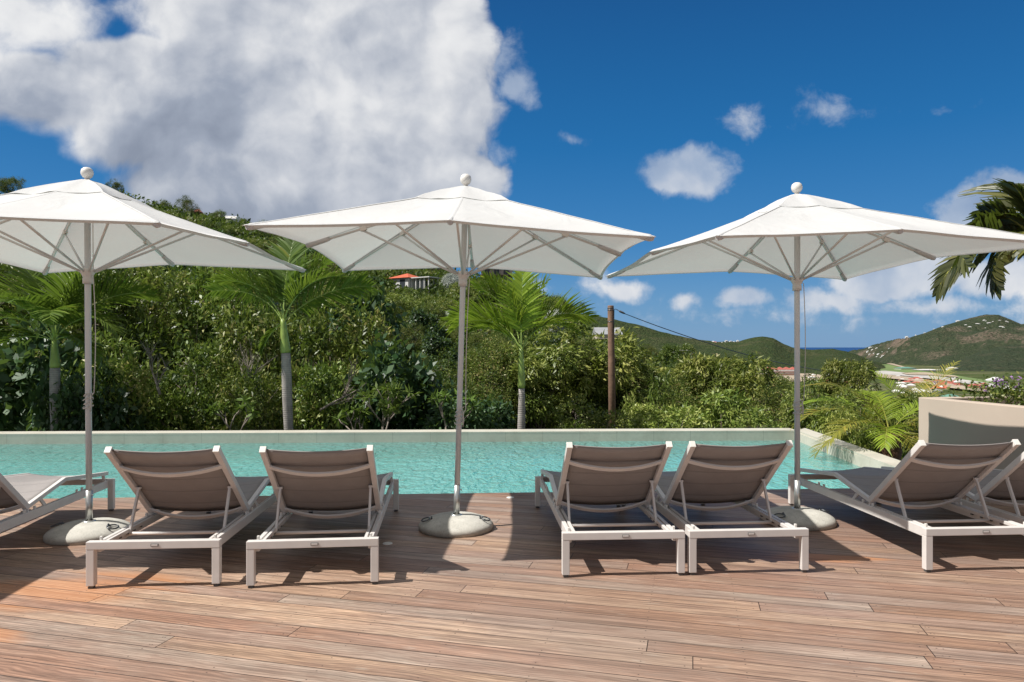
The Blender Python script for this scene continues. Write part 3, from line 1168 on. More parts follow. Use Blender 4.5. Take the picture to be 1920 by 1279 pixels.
# planter wall on the right
def build_planter():
    a = Vector((4.285, 7.424, 0))
    d = Vector((.186, -1., 0)).normalized()
    b = a + d * 3.2
    nrm = Vector((1, .186, 0)).normalized()
    c, e = b + nrm * 1.6, a + nrm * 1.6
    zt = .869
    th = .14
    root = empty('planter_wall', (a.x, a.y, 0))
    L = lambda p: (p.x - a.x, p.y - a.y)
    mb = MB()
    o1, o2, o3, o4 = a, b, c, e
    i1, i2, i3, i4 = a + nrm * th - d * -th, b + nrm * th - d * th, c - nrm * th - d * th, e - nrm * th + d * th
    outer, inner = [L(p) for p in (o1, o2, o3, o4)], [L(p) for p in (i1, i2, i3, i4)]
    vs = [(x, y, -.9) for x, y in outer] + [(x, y, zt) for x, y in outer] + [(x, y, zt) for x, y in inner] + [(x, y, zt - .35) for x, y in inner]
    fs = []
    for i in range(4):
        j = (i + 1) % 4
        fs += [(i, j, 4 + j, 4 + i), (4 + i, 4 + j, 8 + j, 8 + i), (8 + i, 8 + j, 12 + j, 12 + i)]
    mb.add(vs, fs)
    w = mb.build('wall', M['beige_wall'], root)
    bv = w.modifiers.new('bevel', 'BEVEL')
    bv.width = .008
    bv.segments = 2
    bv.limit_method = 'ANGLE'
    mb = MB()
    mb.add([(x, y, zt - .12) for x, y in inner], [(0, 1, 2, 3)])
    mb.build('soil', M['soil'], root, recalc=False)
    tag(root, 'smooth beige rendered planter wall beside the pool, partly in parasol shade', 'planter')
    # flowering plant growing in it
    rng = np.random.default_rng(31)
    fp = empty('flowering_shrub', (5.02, 6.62, zt - .12))
    n = 5200
    P = rng.normal(size=(n, 3)) * np.array([.30, .55, .075]) + np.array([0, -.1, .17])
    P[:, 2] = np.abs(P[:, 2])
    P = P[P[:, 0] > -.22 + P[:, 1] * -.186]
    n = len(P)
    V, Q, T = leaves(P, .05 * rng.uniform(.6, 1.3, n), .02, rng, None, 0, .8)
    f = bpy.data.objects.new('foliage', quads_mesh('foliage', V, Q, T, M['leaf_mid']))
    C.objects.link(f)
    f.parent = fp
    n = 80
    P = rng.normal(size=(n, 3)) * np.array([.28, .5, .05]) + np.array([0, -.1, .27])
    P = P[P[:, 0] > -.2 + P[:, 1] * -.186]
    n = len(P)
    idx = np.repeat(np.arange(n), 7)
    V, Q, T = leaves(P[idx] + rng.normal(size=(len(idx), 3)) * .012, .032, .02, rng, None, 0, .8)
    f = bpy.data.objects.new('blossom', quads_mesh('blossom', V, Q, T, M['flower_petal']))
    C.objects.link(f)
    f.parent = fp
    f['kind'] = 'stuff'
    tag(fp, 'low shrub with small violet flowers growing in the beige planter', 'plant')


build_planter()


# ================================================================= sun loungers
def make_lounger():
    W = .755
    hx = W / 2
    root = empty('sun_lounger')
    al = M['alu']
    lw, ld, H = .045, .042, .272
    yN, yF = ld / 2, 1.885
    for y, nm in ((yN, 0), (yF - ld / 2, 1)):
        for s in (-1, 1):
            mb = MB()
            mb.box((s * (hx - lw / 2), y, (H - lw) / 2 + .008), (lw, ld, H - lw - .016), bev=.003)
            leg = mb.build('leg', al, root)
            mb = MB()
            mb.tube([(s * (hx - lw / 2) - .006, y, .012), (s * (hx - lw / 2) + .006, y, .012)], .012, 10)
            mb.box((s * (hx - lw / 2), y, .006), (.03, .03, .0119), bev=.002)
            mb.build('foot_cap', M['rubber'], leg)
        mb = MB()
        mb.box((0, y, H - lw / 2), (W, ld + .002, lw), bev=.003)
        mb.build('crossbar', al, root)
    mb = MB()
    mb.box((.01, -.0025, H - lw / 2), (.044, .004, .017), bev=.001)
    mb.box((.01, -.0042, H - lw / 2), (.036, .002, .010), bev=.0005, mi=1)
    mb.build('badge', [M['badge'], M['alu']], root)
    for s in (-1, 1):
        mb = MB()
        x = s * (hx - .05)
        mb.box((x, (yN + yF) / 2, .232), (.026, yF - yN - ld - .004, .062), bev=.003)
        mb.build('side_rail', al, root)
        mb = MB()
        x2 = s * (hx - .082)
        mb.box((x2, .42, .252), (.018, .72, .022), bev=.002)
        for k in range(5):
            mb.box((x2 - s * .002, .14 + k * .09, .236), (.012, .018, .012), bev=.001, mi=1)
        mb.build('ratchet_rail', [al, M['dark_steel']], root)
        for yy in (.075, .66, .78, 1.35, 1.43):
            mb = MB()
            mb.box((x, yy, .274), (.014, .016, .024), bev=.002)
            mb.build('stop_peg', M['plastic'], root)
    bx = hx - .062          # backrest tube centre line
    piv, top = Vector((0, .70, .297)), Vector((0, .135, .780))
    dv = (top - piv)
    nb = Vector((0, -dv.z, dv.y)).normalized()
    if nb.y > 0:
        nb = -nb                # towards the back of the sling
    pa = lambda t_, x, off=0: Vector((x, 0, 0)) + piv + dv * t_ + nb * off
    for s in (-1, 1):
        mb = MB()
        mb.bar(pa(-.02, s * bx), pa(1.0, s * bx), .034, .040, .004, up=nb)
        mb.build('back_frame', al, root)
        mb = MB()
        mb.bar(pa(1.0, s * bx), pa(1.018, s * bx), .037, .043, .002, up=nb)
        mb.build('end_cap', M['plastic'], root)

    def bow(p0, p1, mid, n=14, w=.012, h=.030, upv=None):
        P = []
        for i in range(n + 1):
            f = i / n
            P.append(p0.lerp(p1, f) + mid * (1 - (2 * f - 1) ** 2))
        m = MB()
        hw, hh = w / 2, h / 2
        up = upv.normalized()
        vs, fs = [], []
        for i, p in enumerate(P):
            q = (P[min(i + 1, n)] - P[max(i - 1, 0)]).normalized()
            a = q.cross(up).normalized()
            for (da, du) in ((-hh, -hw), (hh, -hw), (hh, hw), (-hh, hw)):
                vs.append(p + a * da + up * du)
        for i in range(n):
            for k in range(4):
                fs.append((i * 4 + k, i * 4 + (k + 1) % 4, (i + 1) * 4 + (k + 1) % 4, (i + 1) * 4 + k))
        m.add(vs, fs)
        return m
    bow(pa(.78, -bx, .012), pa(.78, bx, .012), nb * .062, upv=nb, h=.034).build('curved_bar', al, root)
    bow(pa(.05, -bx, .010), pa(.05, bx, .010), nb * .070 + dv.normalized() * .0, upv=nb, h=.034).build('curved_bar', al, root)
    # fabric sling of the backrest
    fx = bx - .012

    def sling(name, path, sag, n=12, off=None):
        P, cum = [], 0
        UV = []
        for j, p in enumerate(path):
            if j:
                cum += (p - path[j - 1]).length
            d = (path[min(j + 1, len(path) - 1)] - path[max(j - 1, 0)]).normalized()
            nn = Vector((0, -d.z, d.y))
            if nn.z > 0:
                nn = -nn
            P.append([Vector((x, p.y, p.z)) + nn * (sag * (1 - (x / fx) ** 2)) for x in [(-1 + 2 * i / n) * fx for i in range(n + 1)]])
            UV.append([((-1 + 2 * i / n) * fx, cum) for i in range(n + 1)])
        m = MB()
        m.grid(P)
        o = m.build(name, M['textile'], root, recalc=False)
        uvl = o.data.uv_layers.new(name='UVMap')
        fl_ = [u for r in UV for u in r]
        for lp in o.data.loops:
            uvl.data[lp.index].uv = fl_[lp.vertex_index]
        sm = o.modifiers.new('thickness', 'SOLIDIFY')
        sm.thickness = .006
        sm.offset = 0
        return o
    sling('backrest', [pa(t_, 0, -.008) for t_ in np.linspace(.0, 1.0, 12)], .022)
    # thigh and calf sections
    knee, foot = Vector((0, 1.19, .395)), Vector((0, 1.868, .318))
    for s in (-1, 1):
        mb = MB()
        mb.bar(piv + Vector((s * bx, .01, 0)), knee + Vector((s * bx, 0, 0)), .030, .030, .003)
        mb.bar(knee + Vector((s * bx, 0, 0)), foot + Vector((s * bx, 0, 0)), .030, .0301, .003)
        mb.build('seat_frame', al, root)
        for p0_, p1_ in (((s * bx, .70, .29), (s * (hx - .05), .70, .24)), ((s * bx, .86, .325), (s * (hx - .05), .92, .25)), ((s * bx, 1.80, .32), (s * (hx - .05), 1.80, .25))):
            mb = MB()
            mb.bar(p0_, p1_, .012, .024, .002)
            mb.build('hinge_bracket', al, root)
    tilt = (knee - piv).normalized()
    n1 = Vector((0, tilt.z, -tilt.y))
    bow(knee + Vector((-bx, -.05, -.02)), knee + Vector((bx, -.05, -.02)), Vector((0, 0, -.05)), upv=Vector((0, .2, -1)), h=.03).build('curved_bar', al, root)
    bow(foot + Vector((-bx, -.02, -.008)), foot + Vector((bx, -.02, -.008)), Vector((0, 0, -.012)), upv=Vector((0, 0, -1)), h=.03).build('curved_bar', al, root)
    pth = [piv.lerp(knee, f) + Vector((0, 0, .008)) for f in np.linspace(.02, .97, 8)] + [knee + Vector((0, .01, .010))]
    pth += [knee.lerp(foot, f) + Vector((0, 0, .008)) for f in np.linspace(.06, 1, 9)]
    sling('seat', pth, .028)
    # brace holding the backrest up
    for s in (-1, 1):
        mb = MB()
        xb = s * (bx - .030)
        mb.bar(pa(.42, xb, .012), Vector((s * (bx - .028), .335, .235)), .014, .022, .002, up=(0, 1, .3))
        mb.bar(pa(.42, s * (bx - .012), .010), pa(.42, xb - s * .012, .010), .022, .014, .002, up=(0, 0, 1))
        mb.build('brace', al, root)
    mb = MB()
    mb.tube([(-bx + .02, .335, .232), (bx - .02, .335, .232)], .0105, 10)
    mb.build('brace_bar', al, root)
    return root


lounger = make_lounger()
index_children(lounger)
LG = [
    (-3.60, 4.13, 5.5, 'sun lounger at the far left, only its foot end showing'),
    (-2.085, 4.088, 3.5, 'taupe sling lounger standing just right of the leftmost parasol pole'),
    (-1.163, 4.110, 5.5, 'taupe sling lounger left of the middle parasol base, with a gap to that base'),
    (.682, 4.285, 3.2, 'taupe sling lounger first to the right of the middle parasol base'),
    (1.463, 4.335, 4.0, 'taupe sling lounger touching the right parasol base on its left side'),
    (2.942, 4.385, 3.6, 'taupe sling lounger right of the right parasol pole, whole backrest in view'),
    (3.74, 4.44, 3.6, 'taupe sling lounger at the right frame edge in front of the beige wall'),
]
for i, (x, y, a, lab) in enumerate(LG):
    o = lounger if i == 0 else copy_tree(lounger)
    o.location = (x, y, 0)
    o.rotation_euler = (0, 0, R(a))
    tag(o, lab, 'sun lounger', 'sun loungers lined up along the pool')


# ================================================================= parasols
def make_umbrella(x, y, rot, lean, label, seed, half=1.235, knot=.95, half_scale=1., base_rot=0., leany=0., dz=0.):
    rg = random.Random(seed)
    root = empty('parasol', (x, y, 0))
    tag(root, label, 'parasol', 'white square parasols along the pool edge')
    LM = Matrix.Rotation(R(lean), 4, 'Y') @ Matrix.Rotation(R(leany), 4, 'X') @ Matrix.Rotation(R(rot), 4, 'Z')
    mt = M['umb_metal']

    def put(mb, name, mat, par=root, tilt=True):
        o = mb.build(name, mat, par)
        if tilt and par == root:
            o.matrix_local = LM
        return o
    # concrete base
    mb = MB()
    prof = [(.001, .105), (.05, .105), (.12, .100), (.19, .086), (.245, .066), (.275, .047), (.287, .030), (.286, .003), (.27, .0)]
    mb.lathe(prof[::-1], 48, jitter=.012)
    base = mb.build('base', M['concrete'], root)
    base.rotation_euler = (0, 0, R(base_rot))
    for a in (195, 350):
        mb = MB()
        ca, sa = math.cos(R(a)), math.sin(R(a))
        cx_, cy_ = ca * .235, sa * .235
        ring = []
        for k in range(17):
            th = 2 * PI * k / 16
            lx, ly = .030 * math.cos(th), .042 * math.sin(th)
            ring.append((cx_ + ca * lx - sa * ly, cy_ + sa * lx + ca * ly, .083 - .30 * lx))
        mb.tube(ring, .0055, 6)
        mb.tube([(cx_ - ca * .045 - sa * .02, cy_ - sa * .045 + ca * .02, .075), (cx_ - ca * .045, cy_ - sa * .045, .100), (cx_ - ca * .045 + sa * .02, cy_ - sa * .045 - ca * .02, .075)], .006, 6)
        mb.build('ring_handle', M['dark_steel'], base)
    mb = MB()
    mb.lathe([(.045, .100), (.045, .108), (.028, .112)], 20)
    mb.tube([(0, 0, .10), (0, 0, .335)], .0235, 20)
    slv = put(mb, 'sleeve', M['chrome'])
    mb = MB()
    mb.tube([(.02, -.006, .300), (.036, -.009, .300)], .0045, 8)
    mb.tube([(.034, -.009, .293), (.034, -.009, .307)], .0035, 8)
    mb.build('lock_screw', M['chrome'], slv)
    zc = 2.62 + dz
    mb = MB()
    mb.tube([(0, 0, .30), (0, 0, 1.2), (0, 0, zc + .02)], .0215, 20)
    put(mb, 'pole', mt)
    mb = MB()
    mb.lathe([(.001, zc + .015), (.016, zc + .015), (.018, zc + .034), (.03, zc + .040), (.041, zc + .060), (.043, zc + .078), (.038, zc + .098), (.022, zc + .112), (.001, zc + .117)], 24)
    put(mb, 'finial', M['plastic'])
    zh = 1.955 + dz
    mb = MB()
    mb.lathe([(.0225, zh - .085), (.034, zh - .085), (.035, zh - .045), (.031, zh - .040), (.040, zh - .02), (.052, zh + .0), (.054, zh + .022), (.03, zh + .030), (.0225, zh + .03)], 24)
    put(mb, 'hub', M['plastic'])
    mb = MB()
    mb.lathe([(.0225, zc - .07), (.045, zc - .06), (.05, zc - .03), (.0225, zc - .015)], 20)
    put(mb, 'top_hub', M['plastic'])

    ht = half * half_scale

    def hem(side, u):
        """hem point of a side, u -1..1, in canopy frame"""
        au = abs(u)
        inset = .028 * math.sin(PI * au) if au < 1 else 0
        xx, yy = ht * u, -(ht * (1 - .006) - inset)
        if au > .98:
            yy = -ht * (1 - .006 * (1 - au) / .02)
        z = 2.158 + dz - .068 * au ** 2.1 - .012 * math.sin(PI * au)
        a = side * PI / 2
        return Vector((xx * math.cos(a) - yy * math.sin(a), xx * math.sin(a) + yy * math.cos(a), z))
    apex = Vector((0, 0, zc - .005))
    nu, nsg = 24, 14

    def canopy_pt(side, u, s):
        h = hem(side, u)
        p = apex.lerp(h, s)
        p.z -= .020 * math.sin(PI * abs(u)) * math.sin(PI * s * .9)
        p.z -= .010 * math.sin(PI * s) * (1 - abs(u))
        p.z += .004 * mnoise.noise(Vector((p.x * 3 + seed, p.y * 3, 0)))
        return p
    mb = MB()
    for side in range(4):
        P = []
        for i in range(nsg + 1):
            s = .085 + (1 - .085) * i / nsg
            P.append([canopy_pt(side, -1 + 2 * j / nu, s) for j in range(nu + 1)])
        mb.grid(P, smooth=False)
        # folded hem, turned under
        P2 = [[P[-1][j] for j in range(nu + 1)], [P[-1][j] * .975 + Vector((0, 0, -.010 + P[-1][j].z * .025)) for j in range(nu + 1)]]
        mb.grid(P2, smooth=False)
    # lapped seams on the diagonals and middles
    for k8 in range(8):
        side, u0 = k8 // 2, (0 if k8 % 2 == 0 else 1)
        e_ = hem(side, u0)
        ax_ = Vector((e_.x, e_.y, 0)).normalized()
        sd_ = Vector((-ax_.y, ax_.x, 0)) * .012
        P3 = []
        for i in range(nsg + 1):
            c_ = canopy_pt(side, u0, .085 + .91 * i / nsg)
            P3.append([c_ - sd_ + Vector((0, 0, -.001)), c_ + Vector((0, 0, .0030)), c_ + sd_ + Vector((0, 0, -.001))])
        mb.grid(P3, smooth=False)
    cn = put(mb, 'canopy', M['canopy'])
    for p_ in cn.data.polygons:
        p_.use_smooth = True
    bm = bmesh.new()
    bm.from_mesh(cn.data)
    bmesh.ops.remove_doubles(bm, verts=bm.verts, dist=.0008)
    # keep the diagonal seams crisp
    for e in bm.edges:
        m_ = (e.verts[0].co + e.verts[1].co) / 2
        if abs(abs(m_.x) - abs(m_.y)) < .004:
            e.smooth = False
    bm.to_mesh(cn.data)
    bm.free()
    # vent cap
    mb = MB()
    for side in range(4):
        P = []
        for i in range(7):
            s = i / 6 * .275
            row = []
            for j in range(13):
                u = -1 + 2 * j / 12
                p = canopy_pt(side, u, max(s, .02))
                lift = .030 * (1 - (s / .275) ** 3) + .005 + .007 * (1 - abs(u)) * math.sin(PI * s / .275)
                lift += .008 * mnoise.noise(Vector((p.x * 9 + seed * 3, p.y * 9, 1.)))
                row.append(p + Vector((0, 0, lift)))
            P.append(row)
        mb.grid(P)
    vc = put(mb, 'vent_cap', M['canopy'])
    # ribs with struts
    for k in range(8):
        side, u = k // 2, (0 if k % 2 == 0 else 1)
        tip = hem(side, u)
        a0 = Vector((tip.x, tip.y, 0)).normalized()
        drop = Vector((0, 0, -.026))
        p0 = apex + a0 * .045 + Vector((0, 0, -.045))
        pm = canopy_pt(side, u, .5) + drop
        p1 = canopy_pt(side, u, .975) + Vector((0, 0, -.016))
        mb = MB()
        mb.tube([p0, pm, p1], .0098, 10)
        rib = put(mb, 'rib', mt)
        fr = .635 if u == 0 else .455
        j_ = canopy_pt(side, u, fr) + drop
        mb = MB()
        mb.tube([Vector((0, 0, zh + .005)) + a0 * .05, j_ + Vector((0, 0, -.015))], .0088, 8)
        mb.build('strut', mt, rib)
        mb = MB()
        dd = (p1 - pm).normalized()
        mb.bar(j_ - dd * .025, j_ + dd * .025, .030, .034, .003)
        mb.build('joint_bracket', M['plastic'], rib)
        mb = MB()
        mb.tube([p1 - dd * .17, p1 - dd * .14, p1 - dd * .005, p1 + dd * .02], [.013, .018, .022, .016], 8)
        mb.build('tip_pocket', M['canopy'], rib)
    # pull cord, ending in a knot on the pole
    mb = MB()
    cp = Vector((.050, -.012, 0))
    ps = []
    for i in range(9):
        f = i / 8
        ps.append(Vector((cp.x + .014 * math.sin(f * PI) * (1 if seed % 2 else -.6), cp.y, zh - .03 - f * (zh - .03 - knot - .06))))
    ps.append(Vector((.026, -.02, knot + .02)))
    mb.tube([Vector((.03, -.01, zh - .02))] + ps, .0034, 6)
    mb.tube([Vector((.034, .012, zc - .12)), Vector((.033, .014, zh + .02))], .003, 5)
    for k in range(4):
        mb.tube([Vector(((.027 + .006 * (k % 2)) * math.cos(2 * PI * q / 10 + k), (.027 + .006 * (k % 2)) * math.sin(2 * PI * q / 10 + k) - .004, knot - .03 * k + .012 * math.sin(q * .9 + k) + .045)) for q in range(11)], .0042, 6)
    mb.tube([Vector((.028, -.022, knot + .05)), Vector((.038, -.028, knot - .02)), Vector((.034, -.026, knot - .075)), Vector((.030, -.022, knot - .02)), Vector((.03, -.02, knot + .05))], .0042, 6)
    put(mb, 'pull_cord', M['cord'])
    return root


make_umbrella(-3.143, 5.235, -2.5, -.35, 'leftmost white parasol, its canopy cut off by the frame', 3, knot=1.0, base_rot=-10)
make_umbrella(-.432, 5.435, 0, 1.6, 'middle white parasol, its concrete base half in sunlight', 6, knot=.86, base_rot=0)
make_umbrella(2.284, 5.634, 8, -.1, 'rightmost white parasol, turned slightly, below blue sky and beside the palm fronds', 9, knot=.92, dz=-.02, base_rot=20)
# a fourth one out of frame, whose shade falls on the deck at the lower left
make_umbrella(-5.52, 2.85, 4, 0, 'white parasol out of frame on the left that shades the deck corner', 12)


# ================================================================= terrain
NH = [(-2600, 350), (-900, 362), (-200, 380), (0, 396), (100, 402), (225, 400), (300, 408), (400, 432), (500, 460), (600, 482), (700, 508), (800, 524), (870, 538), (950, 548),
      (1000, 575), (1060, 615), (1100, 655), (1200, 700), (1300, 730), (1450, 770), (1600, 820), (1800, 860), (2300, 900), (4000, 900)]
NH_t = np.array([(a - 960) / F for a, b in NH])
NH_s = np.array([(HY - b) / F for a, b in NH])
NR_t = np.array([(a - 960) / F for a in (-2600, 0, 800, 1000, 1200, 1450, 1900, 4000)])
NR_r = np.array([175, 175, 150, 125, 90, 75, 60, 60.])


def _h(x, y):
    """height of the near hillside and the valley under it"""
    t = x / np.maximum(y, 1.)
    s = np.interp(t, NH_t, NH_s)
    r = np.interp(t, NR_t, NR_r)
    zc = CAMZ + s * r
    f = np.clip((y - 13) / (r - 13), 0, 1)
    # the hill side lies further off than the garden: stay low first on the left
    p = np.interp(t, [-.8, 0, .2, .4], [1.15, 1.25, 1.1, 1.0])
    z = -2.4 + (zc + 2.4) * f ** p
    beyond = np.maximum(y - r, 0)
    zb = zc - beyond * .30
    z = np.where(y > r, np.maximum(zb, -60), z)
    return z


def gz(x, y):
    z = float(_h(np.array([float(x)]), np.array([float(y)]))[0])
    k = min(1, max(0, (y - 25) / 60))
    z += 2.2 * k * mnoise.noise(Vector((x * .035, y * .035, 0)))
    return z


def polar_mesh(name, t0, t1, nt, y0, y1, ny, hf, mat, label=None, power=1.0):
    ts = np.linspace(t0, t1, nt)
    k = np.linspace(0, 1, ny)
    ys = y0 * (y1 / y0) ** (k ** power)
    V = np.empty((ny, nt, 3))
    for i, y in enumerate(ys):
        for j, t in enumerate(ts):
            x = t * y
            V[i, j] = (x, y, hf(x, y))
    V = V.reshape(-1, 3)
    I = np.arange(ny * nt).reshape(ny, nt)
    Q = np.stack([I[:-1, :-1].ravel(), I[:-1, 1:].ravel(), I[1:, 1:].ravel(), I[1:, :-1].ravel()], 1)
    me = quads_mesh(name, V, Q, np.zeros(len(Q)), mat, smooth=True)
    o = bpy.data.objects.new(name, me)
    C.objects.link(o)
    tag(o, label, kind='structure')
    return o


polar_mesh('ground', -1.15, 1.15, 260, 11.95, 420, 120, gz, M['ground'])
# valley floor, one sheet reaching behind everything down to the shore
FLZ = -60.


def shore_t(y):
    return 0


def hf_valley(x, y):
    z = FLZ + 3.0 * mnoise.noise(Vector((x * .002, y * .002, 3.))) * min(1, max(0, (y - 2200) / 600)) - max(0, y - 4300) * .03
    return z


polar_mesh('valley', -.75, 1.15, 90, 330, 5200, 60, hf_valley, M['valley'])
mb = MB()
mb.add([(-60000, 2600, -68), (60000, 2600, -68), (60000, 80000, -68), (-60000, 80000, -68)], [(0, 1, 2, 3)])
tag(mb.build('sea', M['sea'], recalc=False), kind='structure')
# ground under and behind the terrace
mb = MB()
prism(mb, [(-60, -40), (60, -40), (60, 5.5), (6.5, 5.5), (5.2, 12.5), (-60, 12.5)], -2.6, -1.6)
tag(mb.build('terrace_ground', M['ground']), kind='structure')


def crest(pts, R0):
    tt = np.array([(a - 960) / F for a, b in pts])
    ss = np.array([(HY - b) / F for a, b in pts])
    return tt, ss


RT, RS = crest([(700, 560), (1000, 575), (1100, 590), (1150, 598), (1200, 610), (1260, 627), (1310, 637), (1350, 641), (1385, 640), (1405, 634), (1428, 630), (1450, 634), (1470, 645), (1490, 653), (1520, 656),
                (1560, 654), (1590, 659), (1615, 668), (1640, 680), (1670, 694), (1720, 712)], 0)
MT, MS = crest([(1560, 700), (1585, 684), (1600, 672), (1618, 664), (1640, 652), (1665, 645), (1700, 635), (1735, 624), (1770, 610), (1795, 603), (1820, 597), (1850, 590), (1872, 590), (1895, 599), (1915, 608), (1945, 603), (1980, 590), (2100, 570), (2300, 560), (2600, 560)], 0)


def fbm(x, y, s, o=5, seed=0.):
    v, a, f = 0., 1., 1.
    for _ in range(o):
        v += a * mnoise.noise(Vector((x * s * f, y * s * f, seed)))
        a *= .5
        f *= 2.05
    return v


def hf_ridge(x, y):
    t = x / y
    yc = 2050.
    zc = CAMZ + float(np.interp(t, RT, RS)) * yc
    base = FLZ - 4
    amp = zc - base
    d = (y - yc)
    if d < 0:
        f = max(0., 1 + d / 520.)
        f = f ** 1.25
    else:
        f = max(0., 1 - d / 700.)
    n = fbm(x, y, .0042, 5, 5.)
    z = base + amp * f + 20 * n * f * (1 - f) * 2.4 + 4 * fbm(x, y, .02, 3, 2.) * f * (1 - .5 * f)
    return z


polar_mesh('ridge_hill', -.35, .60, 420, 1520, 2750, 90, hf_ridge, M['ridge'])


def hf_mtn(x, y):
    t = x / y
    yc = 3000. + 150 * math.sin(t * 30)
    zc = CAMZ + float(np.interp(t, MT, MS)) * yc
    base = FLZ - 6
    amp = zc - base
    y0 = 1750. + max(0, (.74 - t)) * 3600     # foot of the mountain, nearer on the right
    if y < yc:
        f = min(1, max(0., (y - y0) / (yc - y0)))
        f = .55 * f + .45 * f * f * (3 - 2 * f)
    else:
        f = max(0., 1 - (y - yc) / 1100.)
    rid = 1 - abs(fbm(x, y, .0016, 5, 9.))
    n = (rid - .6)
    if t > .52 and 1700 < y < 2900:
        zs = float(np.interp(t, [.52, .60, .66, .70, .76, .9, 1.2], [-75, -66, -18, 4, 2, 16, 16]))
        fs_ = max(0., 1 - abs(y - 2150) / 420.) if y < 2150 else max(0., 1 - abs(y - 2150) / 700.)
        sh = base + (zs - base) * (fs_ ** .8) * (1 + .25 * n)
    else:
        sh = -999
    z = base + amp * f + 170 * n * f * (1 - f) * 2.6 + 7 * fbm(x, y, .012, 4, 2.) * min(1, f * 4) * (1.1 - f)
    return max(z, sh)


polar_mesh('mountain', .44, 1.15, 520, 1700, 4200, 150, hf_mtn, M['mountain'])


def flat_poly(name, pts, mat, dz):
    mb = MB()
    P = []
    for px, py in pts:
        Y = F * (CAMZ - (FLZ + dz)) / (py - HY)
        p = at(px, py, Y)
        P.append((p.x, p.y, FLZ + dz))
    mb.add(P, [tuple(range(len(P)))])
    o = mb.build(name, mat, recalc=False)
    return tag(o, kind='structure')


flat_poly('airfield_grass', [(1640, 676), (1660, 678), (1705, 692), (1780, 702), (1870, 716), (2000, 736), (2000, 752), (1850, 728), (1760, 712), (1690, 704), (1650, 697), (1650, 688)], M['field'], 1.2)
flat_poly('runway', [(1636, 696), (1660, 695), (1700, 699), (1780, 708), (1880, 722), (2000, 741), (2000, 746), (1870, 727), (1770, 713), (1690, 704), (1640, 701)], M['tarmac'], 2.2)
flat_poly('taxiway', [(1628, 673), (1633, 673), (1644, 681), (1646, 688), (1640, 697), (1632, 697), (1638, 688), (1637, 682)], M['tarmac'], 2.2)
flat_poly('road', [(1638, 672.5), (1642, 672), (1668, 680), (1705, 690), (1702, 691.5), (1664, 682)], M['dirt'], 2.6)
flat_poly('dirt_bank', [(1400, 700), (1440, 697), (1520, 700), (1545, 704), (1600, 706), (1600, 712), (1540, 712), (1490, 716), (1430, 712)], M['dirt'], 1.6)
flat_poly('dirt_bank', [(1640, 700), (1700, 706), (1800, 722), (1860, 732), (1860, 736), (1780, 727), (1700, 713), (1640, 706)], M['dirt'], 3.0)
flat_poly('airport_apron', [(1690, 699), (1735, 698), (1790, 704), (1800, 707.5), (1740, 703), (1700, 702)], M['dirt'], 3.4)


# ================================================================= buildings
def gable(mb, w, d, z0, h, over=.4, mi=1, hip=False):
    hw, hd = w / 2 + over, d / 2 + over
    if hip:
        k = max(0., hw - hd)
        vs = [(-hw, -hd, z0), (hw, -hd, z0), (hw, hd, z0), (-hw, hd, z0), (-k, 0, z0 + h), (k, 0, z0 + h)]
        fs = [(0, 1, 5, 4), (1, 2, 5), (2, 3, 4, 5), (3, 0, 4), (0, 3, 2, 1)]
    else:
        vs = [(-hw, -hd, z0), (hw, -hd, z0), (hw, hd, z0), (-hw, hd, z0), (-hw, 0, z0 + h), (hw, 0, z0 + h)]
        fs = [(0, 1, 5, 4), (1, 2, 5), (2, 3, 4, 5), (3, 0, 4), (0, 3, 2, 1)]
    mb.add(vs, fs, False, mi)


def small_house(px, py, Y, wpx, hpx, wall, roof, label, rz=0., d=None, hip=True, group=None, name='house', rh=.3, cat='house', sink=1.):
    """a far house of wall and roof in one; px,py is its base middle"""
    w, h = wpx * Y / F, hpx * Y / F
    d = d or w * .7
    p = at(px, py, Y)
    mb = MB()
    mb.box((0, 0, h * (1 - rh) / 2 - sink / 2), (w, d, h * (1 - rh) + sink))
    gable(mb, w, d, h * (1 - rh), h * rh, w * .03, 1, hip)
    o = mb.build(name, [M[wall], M[roof]])
    o.location = p
    o.rotation_euler = (0, 0, rz)
    return tag(o, label, cat, group)


def placed(px, Y, dz=0.):
    x = (px - 960) / F * Y
    return Vector((x, Y, gz(x, Y) + dz))


CLEAR = []       # (px0, px1, pytop, pybase, Y): nothing tall grows in front of these


def on_hill(px, py, y0=40, y1=176):
    for i in range(400):
        Y = y0 + (y1 - y0) * i / 400
        p = at(px, py, Y)
        if gz(p.x, p.y) >= p.z:
            return Y
    r_ = float(np.interp((px - 960) / F, NR_t, NR_r))
    return r_ * .98


def blocked(x, y, z, r):
    """would a plant of radius r here hide a house?"""
    if y < 5:
        return False
    k_ = F / y
    qx, qt = 960 + x * k_, HY - (z + r * 1.25 - CAMZ) * k_
    return any(y < Y_ + 3 and a - r * k_ * .8 < qx < b + r * k_ * .8 and qt < yb - (yb - yt) * .30 and qt > yt - 160 for (a, b, yt, yb, Y_) in CLEAR)


